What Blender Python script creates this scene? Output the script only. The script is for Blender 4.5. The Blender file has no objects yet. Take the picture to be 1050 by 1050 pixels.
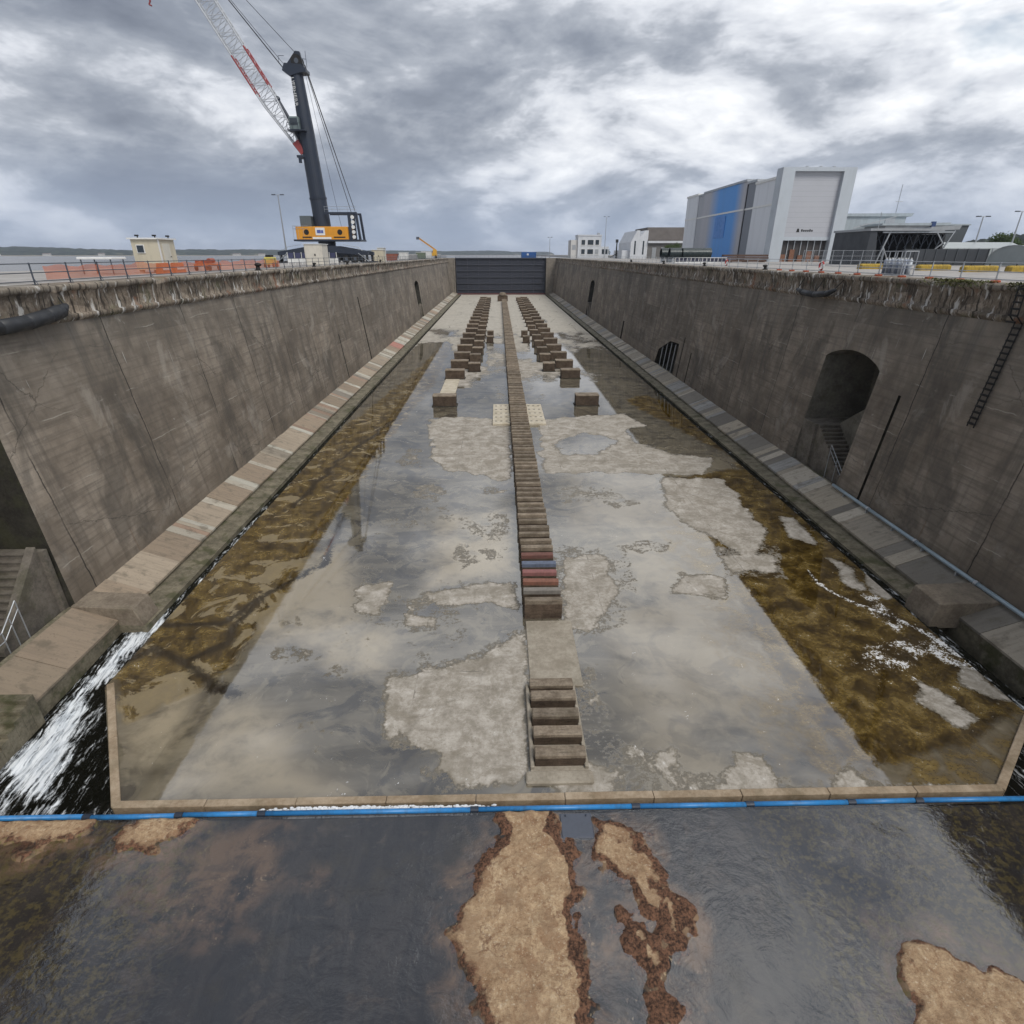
import bpy, bmesh, math, random
import numpy as np
from mathutils import Vector, Matrix
random.seed(7); RNG = np.random.default_rng(7)
scene = bpy.context.scene
COL = scene.collection
R = math.radians

# ------------------------------------------------------------------ layout data (metres, dock floor z = 0, +Y along the dock)
DAMPS=[[(-4.57,43.0),(-4.78,41.9),(-5.35,41.29),(-6.2,41.87),(-6.73,42.0),(-7.38,43.06),(-6.9,43.81),(-6.6,44.71),(-5.82,45.04),(-4.71,43.8)],[(-3.84,39.84),(-3.8,39.5),(-4.36,39.2),(-4.91,39.01),(-5.21,39.51),(-5.77,39.89),(-5.28,40.42),(-5.07,40.52),(-4.5,40.44),(-3.78,40.38)],[(-1.68,32.21),(-1.61,31.39),(-2.12,31.3),(-2.56,30.88),(-2.78,31.37),(-3.3,32.24),(-2.88,33.06),(-2.74,33.77),(-2.23,33.21),(-1.61,32.98)],[(-0.44,32.71),(-0.31,32.4),(-0.7,31.98),(-1.01,32.04),(-1.16,32.43),(-1.44,32.73),(-1.2,33.18),(-1.02,33.21),(-0.69,33.4),(-0.39,33.18)],[(-8.94,22.43),(-8.97,22.1),(-9.58,22.01),(-10.25,21.79),(-11.07,22.12),(-11.23,22.48),(-11.41,22.9),(-10.64,23.11),(-9.78,22.88),(-9.43,22.83)],[(0.48,43.52),(-0.04,43.12),(-0.3,42.81),(-0.89,42.55),(-1.65,43.13),(-1.41,43.56),(-1.68,44.2),(-0.91,44.33),(-0.3,44.2),(-0.05,44.15)],[(-7.12,21.11),(-6.91,20.83),(-7.38,20.82),(-7.75,20.73),(-7.97,20.84),(-8.35,21.14),(-8.15,21.37),(-7.96,21.62),(-7.5,21.45),(-7.14,21.33)],[(-7.9,51.88),(-7.35,49.21),(-8.15,49.09),(-8.69,48.27),(-9.07,49.16),(-10.22,51.93),(-9.86,54.24),(-10.02,57.1),(-9.01,55.36),(-7.97,54.03)],[(-10.82,25.05),(-10.52,24.54),(-10.9,24.5),(-11.13,24.25),(-11.36,24.53),(-11.83,25.07),(-11.73,25.55),(-11.71,26.0),(-11.26,25.66),(-10.9,25.5)],[(11.01,40.84),(11.13,40.3),(10.05,40.13),(9.12,39.78),(8.91,40.31),(8.12,40.9),(9.15,41.56),(9.53,41.9),(10.36,41.56),(11.4,41.48)],[(11.27,33.41),(11.49,33.03),(10.19,32.63),(9.19,32.5),(8.97,33.07),(8.03,33.48),(9.17,34.08),(9.57,34.13),(10.59,34.14),(11.72,34.02)],[(16.0,39.78),(15.05,39.01),(14.57,38.97),(13.61,38.84),(12.53,39.05),(13.1,39.84),(12.88,40.43),(14.31,41.18),(15.16,40.79),(15.38,40.34)],[(5.11,20.84),(4.79,20.43),(4.53,20.42),(4.1,20.27),(3.81,20.44),(3.71,20.87),(3.95,21.22),(4.28,21.6),(4.64,21.35),(5.06,21.17)],[(-5.62,26.29),(-4.37,28.16),(0.82,29.13),(1.03,26.53),(-0.51,25.99),(-3.67,25.78),(-3.33,24.45),(-4.76,24.06)],[(-5.54,21.07),(-2.14,21.99),(1.32,24.6),(1.07,14.97),(-2.38,14.54),(-3.21,15.5),(-2.94,16.43),(-4.54,16.7),(-5.45,18.3)],[(3.04,33.31),(8.36,33.47),(8.05,28.53),(6.56,24.66),(4.58,23.69),(3.09,24.06)],[(14.65,33.33),(18.96,33.24),(17.41,29.22),(13.82,29.3)],[(2.48,20.23),(3.93,20.87),(4.94,16.74),(6.52,15.28),(14.11,14.68),(17.62,14.39),(17.26,13.94),(1.91,14.2)],[(-3.18,38.06),(0.48,38.67),(0.58,35.4),(-2.29,34.86)],[(4.71,44.08),(8.92,44.43),(9.99,41.45),(4.79,40.78)]]
DRY=[[(-5.34,20.73),(-3.92,21.04),(-2.11,21.48),(-0.72,22.55),(1.04,23.93),(1.04,20.26),(0.9,15.41),(0.44,14.98),(-1.69,15.03),(-2.47,15.48),(-2.34,16.17),(-3.4,16.93),(-4.31,17.73),(-4.71,17.21),(-5.08,18.57),(-5.02,19.45)],[(-8.56,28.26),(-7.95,28.89),(-6.82,29.08),(-6.62,27.29),(-6.94,25.86),(-7.9,26.06)],[(-4.32,27.75),(-2.55,28.33),(-0.83,28.95),(0.46,28.7),(0.77,27.13),(0.85,26.15),(-0.52,26.86),(-1.9,26.89),(-3.55,26.73)],[(-5.36,26.01),(-4.77,25.63),(-3.67,25.24),(-3.72,24.72),(-4.65,24.74)],[(-8.5,66.09),(-5.04,66.9),(1.09,65.01),(0.94,46.45),(-0.27,46.0),(-2.04,47.74),(-4.75,48.56),(-6.44,51.85)],[(4.74,65.8),(15.39,67.83),(20.57,51.25),(18.13,46.8),(12.16,47.67),(4.15,47.6)],[(14.43,46.15),(19.45,45.57),(18.92,35.45),(16.41,31.94),(14.82,34.78),(13.48,37.18),(13.12,39.84)],[(9.31,16.15),(10.37,15.89),(10.2,14.26),(8.23,14.3)],[(12.16,14.51),(13.44,15.13),(13.46,14.35),(12.65,14.08)],[(8.14,14.55),(12.38,14.25),(17.52,14.26),(18.16,13.92),(7.97,14.1)],[(4.21,31.95),(6.76,31.89),(6.68,27.5),(4.41,24.28),(3.53,24.73)],[(2.24,16.07),(4.27,15.33),(3.71,14.28),(2.07,14.31)],[(6.29,16.12),(6.78,16.21),(6.66,15.65),(6.15,15.61)],[(14.49,31.98),(17.81,32.17),(17.3,30.04),(14.59,30.22)],[(21.09,37.86),(22.03,37.5),(21.57,33.75),(20.5,34.36)],[(21.45,31.31),(21.99,30.79),(21.48,28.02),(20.9,28.25)],[(22.86,29.92),(23.11,29.32),(22.44,26.95),(21.92,27.69)],[(19.35,19.86),(19.71,19.34),(20.03,17.57),(19.25,17.26),(18.67,18.51)],[(22.22,21.16),(22.51,20.32),(22.49,18.79),(21.75,18.8),(21.42,19.81)],[(11.19,29.59),(13.64,29.3),(12.7,27.37),(10.09,27.84)]]
PUD=[[(5.93,57.23),(9.5,60.4),(13.19,57.07),(9.33,52.38),(6.03,53.05)],[(-15.44,52.05),(-19.49,97.5),(-17.81,129.87),(-11.08,132.82),(-7.3,101.85),(-8.46,85.46),(-0.04,81.91),(-0.55,68.18),(-8.6,66.98),(-8.45,56.53),(-11.27,45.55)],[(6.71,84.44),(13.19,98.58),(15.35,81.57),(17.05,72.75),(10.56,67.93),(5.37,68.05)],[(6.27,132.44),(10.48,129.25),(10.9,106.49),(5.88,104.53)],[(-6.93,129.63),(-2.58,129.54),(-2.09,101.73),(-5.43,98.99)],[(14.09,61.45),(21.96,65.42),(21.04,51.24),(17.19,52.8),(14.0,56.04)]]
BROWN=[[(-10.46,150.63),(-14.71,93.15),(-17.21,68.55),(-19.26,49.4),(-18.4,28.06),(-18.18,20.69),(-15.85,17.98),(-12.92,21.24),(-12.51,28.99),(-12.49,40.41),(-11.81,58.32),(-9.94,85.5)],[(16.96,75.48),(20.99,78.32),(24.31,65.37),(22.33,48.48),(15.3,46.13),(15.41,39.79),(14.17,31.99),(13.18,25.41),(12.85,20.0),(13.16,15.5),(14.38,15.11),(18.84,15.94),(26.38,19.7),(28.38,28.08),(26.01,36.09)]]
SILT=[[(-16.96,19.42),(-16.3,22.01),(-14.31,21.27),(-12.92,17.14),(-14.07,15.74)],[(-12.09,19.31),(-9.83,18.4),(-8.08,15.61),(-6.33,14.62),(-12.62,14.76),(-12.48,16.64)],[(-14.91,30.75),(-10.85,33.9),(-7.55,24.97),(-9.66,23.36),(-13.47,24.25)],[(-9.64,25.02),(-5.83,24.09),(-5.77,21.08),(-8.26,21.83)],[(-4.31,38.43),(0.12,39.21),(0.37,30.41),(-4.33,28.81)]]
VEINS=[[(-11.97,38.95),(-11.28,31.9),(-13.65,28.16),(-15.13,25.14),(-18.52,25.22)],[(-11.95,19.79),(-13.47,20.46),(-15.12,21.98),(-17.43,23.22),(-18.69,21.37)],[(-13.65,28.16),(-14.34,25.12),(-13.88,23.46),(-15.5,22.28)],[(-11.52,70.82),(-15.44,52.05),(-16.31,40.49)]]
FOAML=[(19.07,30.0),(19.03,28.29),(19.79,26.51),(21.38,25.05),(22.3,23.3),(22.65,21.73),(23.04,20.11),(23.61,18.64)]
FOAMP=[[(20.79,28.25),(21.76,26.96),(21.97,24.32),(20.89,23.49),(20.27,25.44)],[(20.62,23.09),(22.56,23.29),(22.39,20.46),(21.59,20.34)],[(16.33,21.15),(18.38,22.74),(20.13,23.35),(21.88,23.06),(22.38,22.5),(19.71,20.65),(17.34,20.23)],[(17.57,20.23),(18.04,19.89),(17.5,19.26),(17.13,19.52)],[(19.16,20.53),(19.62,20.52),(19.08,19.86)]]
MUD=[[(-0.04,13.46),(1.49,13.5),(1.77,12.9),(2.11,11.54),(2.14,10.07),(2.13,8.36),(1.97,6.58),(-0.43,6.64),(-0.59,7.58),(-1.0,8.77),(-1.24,9.37),(-0.9,10.42),(-0.48,11.28),(-0.27,12.24)],[(3.15,12.79),(4.44,12.21),(4.43,11.49),(4.85,10.72),(5.23,10.01),(5.18,9.11),(4.66,9.0),(4.52,10.02),(3.8,10.04),(3.69,10.89),(3.04,11.52)],[(3.46,9.78),(4.15,9.38),(4.52,8.53),(4.01,8.1),(3.63,8.67)],[(3.91,7.97),(4.29,7.88),(4.33,7.59),(3.95,7.4),(3.78,7.68)],[(11.06,8.95),(11.64,8.99),(12.36,8.47),(12.66,8.02),(13.85,7.88),(13.26,6.16),(9.61,6.24),(10.52,7.74)],[(-19.19,13.51),(-15.3,13.57),(-13.74,13.46),(-13.65,12.81),(-14.81,12.43),(-18.12,12.31)],[(-12.57,13.43),(-10.98,13.55),(-10.3,13.38),(-10.45,12.81),(-11.32,12.35),(-12.35,12.24),(-12.56,12.86)]]
SUBM=[[(-12.15,12.17),(-10.12,12.46),(-8.47,13.12),(-7.03,12.74),(-7.1,11.13),(-7.32,9.51),(-8.51,9.17),(-10.06,9.57),(-11.53,10.65)],[(-9.96,13.16),(-8.38,12.09),(-7.73,10.85),(-8.01,9.52),(-9.09,9.8)],[(-6.8,11.12),(-5.99,11.41),(-5.52,10.8)]]
STREAM=[(-19.58,29.1),(-18.69,26.32),(-18.75,23.03),(-19.1,21.28),(-18.03,18.27),(-17.02,14.96),(-18.87,14.47),(-20.02,16.46),(-20.09,19.43),(-20.12,21.63),(-19.94,24.46),(-19.97,27.48)]
RILL=[(-18.8,28.57),(-19.02,27.46),(-18.71,26.05),(-19.03,21.25),(-19.81,21.4),(-19.7,25.19)]


# ------------------------------------------------------------------ mesh helpers
class MB:
    def __init__(s): s.v = []; s.f = []; s.c = []; s.cur = (1, 1, 1)
    def add(s, vs, fs):
        n = len(s.v); s.v += [tuple(v) for v in vs]
        for f in fs: s.f.append([i + n for i in f]); s.c.append(s.cur)
        return s
    def box(s, a, b):
        x0, y0, z0 = a; x1, y1, z1 = b
        return s.add([(x0,y0,z0),(x1,y0,z0),(x1,y1,z0),(x0,y1,z0),(x0,y0,z1),(x1,y0,z1),(x1,y1,z1),(x0,y1,z1)],
                     [(0,3,2,1),(4,5,6,7),(0,1,5,4),(1,2,6,5),(2,3,7,6),(3,0,4,7)])
    def cham(s, a, b, w=.03):
        """box with chamfered top and vertical edges"""
        x0, y0, z0 = a; x1, y1, z1 = b
        def ring(x0, y0, x1, y1, z): return [(x0+w,y0,z),(x1-w,y0,z),(x1,y0+w,z),(x1,y1-w,z),(x1-w,y1,z),(x0+w,y1,z),(x0,y1-w,z),(x0,y0+w,z)]
        vs = ring(x0,y0,x1,y1,z0) + ring(x0,y0,x1,y1,z1-w) + ring(x0+w,y0+w,x1-w,y1-w,z1)
        fs = [tuple(range(7,-1,-1)), tuple(range(16,24))]
        for k in (0, 8):
            for i in range(8):
                j = (i+1) % 8; fs.append((k+i, k+j, k+8+j, k+8+i))
        return s.add(vs, fs)
    def prism(s, poly, y0, y1, axis='y'):
        """extrude a 2D polygon: axis y -> poly in (x,z); axis x -> poly in (y,z); axis z -> poly in (x,y)"""
        def m(p, t): return {'y': (p[0], t, p[1]), 'x': (t, p[0], p[1]), 'z': (p[0], p[1], t)}[axis]
        n = len(poly)
        vs = [m(p, y0) for p in poly] + [m(p, y1) for p in poly]
        fs = [tuple(range(n)), tuple(range(2*n-1, n-1, -1))] + [(i, i+n, (i+1) % n + n, (i+1) % n) for i in range(n)]
        return s.add(vs, fs)
    def tube(s, p0, p1, r, n=8, r2=None, caps=True):
        p0 = Vector(p0); p1 = Vector(p1); r2 = r if r2 is None else r2
        d = (p1-p0).normalized(); a = d.orthogonal().normalized(); b = d.cross(a)
        vs = []
        for p, q in ((p0, r), (p1, r2)):
            for i in range(n):
                t = 2*math.pi*i/n + math.pi/n; vs.append(p + a*(q*math.cos(t)) + b*(q*math.sin(t)))
        fs = [(i, (i+1) % n, (i+1) % n+n, i+n) for i in range(n)]
        if caps: fs += [tuple(range(n-1, -1, -1)), tuple(range(n, 2*n))]
        return s.add(vs, fs)
    def bar(s, p0, p1, w, h):
        """rectangular bar between two points (w horizontal, h other)"""
        p0 = Vector(p0); p1 = Vector(p1); d = (p1-p0).normalized()
        up = Vector((0,0,1)) if abs(d.z) < .95 else Vector((0,1,0))
        a = d.cross(up).normalized(); b = a.cross(d)
        vs = [p + a*(sx*w/2) + b*(sz*h/2) for p in (p0, p1) for sx, sz in ((-1,-1),(1,-1),(1,1),(-1,1))]
        return s.add(vs, [(0,3,2,1),(4,5,6,7),(0,1,5,4),(1,2,6,5),(2,3,7,6),(3,0,4,7)])
    def path(s, pts, r, n=8):
        for a, b in zip(pts[:-1], pts[1:]): s.tube(a, b, r, n)
        return s
    def ball(s, c, r, nu=10, nv=6, sq=(1,1,1)):
        vs = [(c[0], c[1], c[2]-r*sq[2])]
        for j in range(1, nv):
            t = -math.pi/2 + math.pi*j/nv
            for i in range(nu):
                p = 2*math.pi*i/nu
                vs.append((c[0]+r*sq[0]*math.cos(t)*math.cos(p), c[1]+r*sq[1]*math.cos(t)*math.sin(p), c[2]+r*sq[2]*math.sin(t)))
        vs.append((c[0], c[1], c[2]+r*sq[2])); L = len(vs)-1; fs = []
        for i in range(nu): fs.append((0, 1+(i+1) % nu, 1+i)); fs.append((L, L-nu+i, L-nu+(i+1) % nu))
        for j in range(nv-2):
            for i in range(nu):
                a = 1+j*nu; fs.append((a+i, a+(i+1) % nu, a+nu+(i+1) % nu, a+nu+i))
        return s.add(vs, fs)
    def build(s, name, m, parent=None, smooth=False, colors=False, bevel=0, local=False, fix=None):
        fix = (not colors) if fix is None else fix
        me = bpy.data.meshes.new(name)
        off = Vector((0,0,0))
        if parent is not None and not local:
            p = parent
            while p is not None: off += p.location; p = p.parent
        me.from_pydata([(x-off.x, y-off.y, z-off.z) for x, y, z in s.v], [], s.f)
        if fix:
            b = bmesh.new(); b.from_mesh(me); bmesh.ops.recalc_face_normals(b, faces=b.faces); b.to_mesh(me); b.free()
        if colors:
            at = me.color_attributes.new('tint', 'FLOAT_COLOR', 'CORNER')
            arr = np.ones((len(me.loops), 4), np.float32); k = 0
            for f, c in zip(s.f, s.c):
                arr[k:k+len(f), :3] = c; k += len(f)
            at.data.foreach_set('color', arr.ravel())
        me.update()
        if smooth: me.polygons.foreach_set('use_smooth', [True]*len(me.polygons))
        if m: me.materials.append(m)
        o = bpy.data.objects.new(name, me); COL.objects.link(o)
        if parent is not None: o.parent = parent
        if bevel:
            b = o.modifiers.new('bevel', 'BEVEL'); b.width = bevel; b.segments = 1; b.limit_method = 'ANGLE'
        return o

def tag(o, label=None, cat=None, group=None, kind=None):
    if label: o['label'] = label
    if cat: o['category'] = cat
    if group: o['group'] = group
    if kind: o['kind'] = kind
    return o
def thing(name, label, cat, loc=(0,0,0), group=None):
    o = bpy.data.objects.new(name, None); COL.objects.link(o); o.location = loc; o.empty_display_size = .3
    return tag(o, label, cat, group)
def struct(o, kind='structure'): o['kind'] = kind; return o
KIDS = {}
def dup(root, loc, label=None, group=None):
    kids = [o for o in root.children]
    r = root.copy(); COL.objects.link(r); r.location = loc
    if label: r['label'] = label
    if group: r['group'] = group
    for ch in kids:
        c = ch.copy(); COL.objects.link(c); c.parent = r
        for g in ch.children:
            d = g.copy(); COL.objects.link(d); d.parent = c
    return r
def recenter(o):
    """put a mesh object's origin at the bottom centre of its vertices"""
    me = o.data; n = len(me.vertices); co = np.empty(n*3, np.float32); me.vertices.foreach_get('co', co); co = co.reshape(-1, 3)
    c = (co.min(0)+co.max(0))/2; c[2] = co[:,2].min(); co -= c
    me.vertices.foreach_set('co', co.ravel()); me.update(); o.location = [float(v) for v in (Vector(o.location)+Vector([float(x) for x in c]))]
    return o
def grid(name, xs, ys, z, m, masks=None, smooth=True, skirt=None, parent=None):
    """xs (ny,nx), ys (ny,nx), z (ny,nx) arrays -> grid mesh with optional colour-attribute masks"""
    ny, nx = xs.shape
    co = np.stack([xs, ys, z], -1).reshape(-1, 3).astype(np.float32)
    i = np.arange((ny-1)*(nx-1)); r = i//(nx-1); c = i % (nx-1); a = r*nx+c
    f = np.stack([a, a+1, a+nx+1, a+nx], -1)
    V = co.tolist(); Fc = f.tolist()
    if skirt is not None:
        ring = list(range(nx)) + [k*nx+nx-1 for k in range(1, ny)] + [(ny-1)*nx+k for k in range(nx-2, -1, -1)] + [k*nx for k in range(ny-2, 0, -1)]
        b = len(V)
        for k in ring: V.append([V[k][0], V[k][1], skirt])
        n = len(ring)
        for k in range(n): j = (k+1) % n; Fc.append([ring[j], ring[k], b+k, b+j])
    me = bpy.data.meshes.new(name); me.from_pydata(V, [], Fc)
    for nm, arr in (masks or {}).items():
        at = me.color_attributes.new(nm, 'FLOAT_COLOR', 'POINT')
        full = np.zeros((len(V), 4), np.float32); full[:co.shape[0]] = arr.reshape(-1, 4); full[co.shape[0]:, 3] = 0
        at.data.foreach_set('color', full.ravel())
    me.update()
    if smooth:
        sm = [True]*((ny-1)*(nx-1)) + [False]*(len(Fc)-(ny-1)*(nx-1)); me.polygons.foreach_set('use_smooth', sm)
    me.materials.append(m)
    o = bpy.data.objects.new(name, me); COL.objects.link(o)
    if parent: o.parent = parent
    return o

# ------------------------------------------------------------------ fields
def sd_poly(px, py, poly):
    """signed distance, positive inside"""
    d = np.full(px.shape, 1e9); ins = np.zeros(px.shape, bool)
    n = len(poly)
    for k in range(n):
        x0, y0 = poly[k]; x1, y1 = poly[(k+1) % n]
        ex, ey = x1-x0, y1-y0; L = ex*ex+ey*ey+1e-9
        t = np.clip(((px-x0)*ex+(py-y0)*ey)/L, 0, 1)
        d = np.minimum(d, np.hypot(px-x0-t*ex, py-y0-t*ey))
        cond = (y0 > py) != (y1 > py)
        with np.errstate(divide='ignore', invalid='ignore'):
            xi = (x1-x0)*(py-y0)/(y1-y0 if y1 != y0 else 1e-9)+x0
        ins ^= cond & (px < xi)
    return np.where(ins, d, -d)
def d_line(px, py, pts):
    d = np.full(px.shape, 1e9)
    for (x0, y0), (x1, y1) in zip(pts[:-1], pts[1:]):
        ex, ey = x1-x0, y1-y0; L = ex*ex+ey*ey+1e-9
        t = np.clip(((px-x0)*ex+(py-y0)*ey)/L, 0, 1); d = np.minimum(d, np.hypot(px-x0-t*ex, py-y0-t*ey))
    return d
def sstep(a, b, x): t = np.clip((x-a)/(b-a), 0, 1); return t*t*(3-2*t)
_perm = np.random.default_rng(3).random((256, 256))
def vnoise(x, y):
    xi = np.floor(x).astype(int); yi = np.floor(y).astype(int); fx = x-xi; fy = y-yi
    fx = fx*fx*(3-2*fx); fy = fy*fy*(3-2*fy); g = lambda a, b: _perm[a % 256, b % 256]
    return (g(xi,yi)*(1-fx)+g(xi+1,yi)*fx)*(1-fy)+(g(xi,yi+1)*(1-fx)+g(xi+1,yi+1)*fx)*fy
def fbm(x, y, o=4):
    s = 0; a = .5; t = 0
    for k in range(o): s = s+a*vnoise(x+17*k, y+31*k); t += a; x = x*2.03; y = y*2.03; a *= .5
    return s/t

# ------------------------------------------------------------------ material graph helper
class G:
    def __init__(s, name, world=False):
        if world: s.m = bpy.data.worlds.new(name)
        else: s.m = bpy.data.materials.new(name)
        s.m.use_nodes = True; s.t = s.m.node_tree; s.t.nodes.clear()
        s.out = s.n('ShaderNodeOutputWorld' if world else 'ShaderNodeOutputMaterial')
    def n(s, t, **k):
        o = s.t.nodes.new(t)
        for a, b in k.items(): setattr(o, a, b)
        return o
    def put(s, sock, v):
        if v is None: return
        if isinstance(v, bpy.types.NodeSocket): s.t.links.new(v, sock)
        elif isinstance(v, (tuple, list)) and sock.type == 'RGBA': sock.default_value = (*v[:3], 1)
        else: sock.default_value = v
    def math(s, op, a, b=None, c=None, clamp=False):
        o = s.n('ShaderNodeMath', operation=op, use_clamp=clamp)
        for i, v in enumerate((a, b, c)): s.put(o.inputs[i], v)
        return o.outputs[0]
    def mul(s, a, b): return s.math('MULTIPLY', a, b)
    def plus(s, a, b): return s.math('ADD', a, b)
    def vec(s, op, a, b=None):
        o = s.n('ShaderNodeVectorMath', operation=op); s.put(o.inputs[0], a)
        if b is not None: s.put(o.inputs[1], b)
        return o.outputs[0]
    def pos(s): return s.n('ShaderNodeNewGeometry').outputs['Position']
    def obj(s): return s.n('ShaderNodeTexCoord').outputs['Object']
    def rand(s): return s.n('ShaderNodeObjectInfo').outputs['Random']
    def sep(s, v): return s.n('ShaderNodeSeparateXYZ') if v is None else s._sep(v)
    def _sep(s, v): o = s.n('ShaderNodeSeparateXYZ'); s.put(o.inputs[0], v); return o.outputs
    def comb(s, x, y, z):
        o = s.n('ShaderNodeCombineXYZ')
        for i, v in enumerate((x, y, z)): s.put(o.inputs[i], v)
        return o.outputs[0]
    def noise(s, vec, scale=1, detail=4, rough=.55, dist=0, col=False):
        o = s.n('ShaderNodeTexNoise'); s.put(o.inputs['Vector'], vec); s.put(o.inputs['Scale'], scale); s.put(o.inputs['Detail'], detail)
        s.put(o.inputs['Roughness'], rough); s.put(o.inputs['Distortion'], dist)
        return o.outputs['Color' if col else 'Fac']
    def voro(s, vec, scale=1, feature='F1', out='Distance', rnd=1):
        o = s.n('ShaderNodeTexVoronoi', feature=feature); s.put(o.inputs['Vector'], vec); s.put(o.inputs['Scale'], scale); s.put(o.inputs['Randomness'], rnd)
        return o.outputs[out]
    def step(s, x, a, b):
        o = s.n('ShaderNodeMapRange', interpolation_type='SMOOTHSTEP'); s.put(o.inputs[0], x); s.put(o.inputs[1], a); s.put(o.inputs[2], b); return o.outputs[0]
    def lin(s, x, a, b, c=0, d=1):
        o = s.n('ShaderNodeMapRange'); s.put(o.inputs[0], x)
        for i, v in enumerate((a, b, c, d)): s.put(o.inputs[1+i], v)
        return o.outputs[0]
    def mix(s, f, a, b, mode='MIX'):
        o = s.n('ShaderNodeMix', data_type='RGBA', blend_type=mode); s.put(o.inputs[0], f); s.put(o.inputs[6], a); s.put(o.inputs[7], b); return o.outputs[2]
    def fmix(s, f, a, b):
        o = s.n('ShaderNodeMix', data_type='FLOAT'); s.put(o.inputs[0], f); s.put(o.inputs[2], a); s.put(o.inputs[3], b); return o.outputs[0]
    def ramp(s, f, stops):
        o = s.n('ShaderNodeValToRGB'); e = o.color_ramp.elements
        while len(e) < len(stops): e.new(.5)
        for k, (p, c) in enumerate(stops): e[k].position = p; e[k].color = (*c, 1)
        s.put(o.inputs[0], f); return o.outputs[0]
    def attr(s, name):
        o = s.n('ShaderNodeAttribute', attribute_name=name); return o
    def chans(s, name):
        o = s.attr(name); q = s.n('ShaderNodeSeparateColor'); s.t.links.new(o.outputs['Color'], q.inputs[0])
        return q.outputs[0], q.outputs[1], q.outputs[2], o.outputs['Alpha']
    def bump(s, h, strength=.3, dist=.05, nrm=None):
        o = s.n('ShaderNodeBump'); s.put(o.inputs['Strength'], strength); s.put(o.inputs['Distance'], dist); s.put(o.inputs['Height'], h)
        if nrm is not None: s.put(o.inputs['Normal'], nrm)
        return o.outputs[0]
    def pbr(s, color, rough=.8, metal=0, spec=.5, nrm=None, alpha=None, **k):
        o = s.n('ShaderNodeBsdfPrincipled'); s.put(o.inputs['Base Color'], color); s.put(o.inputs['Roughness'], rough); s.put(o.inputs['Metallic'], metal)
        s.put(o.inputs['Specular IOR Level'], spec)
        if nrm is not None: s.put(o.inputs['Normal'], nrm)
        if alpha is not None: s.put(o.inputs['Alpha'], alpha)
        for a, b in k.items(): s.put(o.inputs[a], b)
        return o.outputs[0]
    def done(s, sh):
        s.t.links.new(sh, s.out.inputs[0]); return s.m

def paint(name, c, rough=.5, metal=0, dirt=.25, scale=1.2, spec=.5, dirtc=None):
    """painted or plain surface with grime: large blotches, streaks running down and fine grain"""
    g = G(name); p = g.obj(); n1 = g.noise(p, scale, 5, .6); st = g.noise(g.vec('MULTIPLY', p, (2.2, 2.2, .25)), scale*1.6, 3)
    f = g.mul(g.step(g.plus(g.mul(n1, .6), g.mul(st, .5)), .45, .78), dirt*1.6)
    dc = dirtc or tuple(x*.45+.02 for x in c)
    col = g.mix(f, c, dc); fine = g.noise(p, scale*14, 2)
    return g.done(g.pbr(col, g.lin(n1, .3, .7, max(rough-.12, .05), min(rough+.15, 1)), metal, spec, g.bump(fine, .12, .02)))
# ------------------------------------------------------------------ constants of the place
CX = 2.2; ZQ = 16.5; YG = 300.0
FL, FR = -18.2, 22.6                    # floor edges

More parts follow.
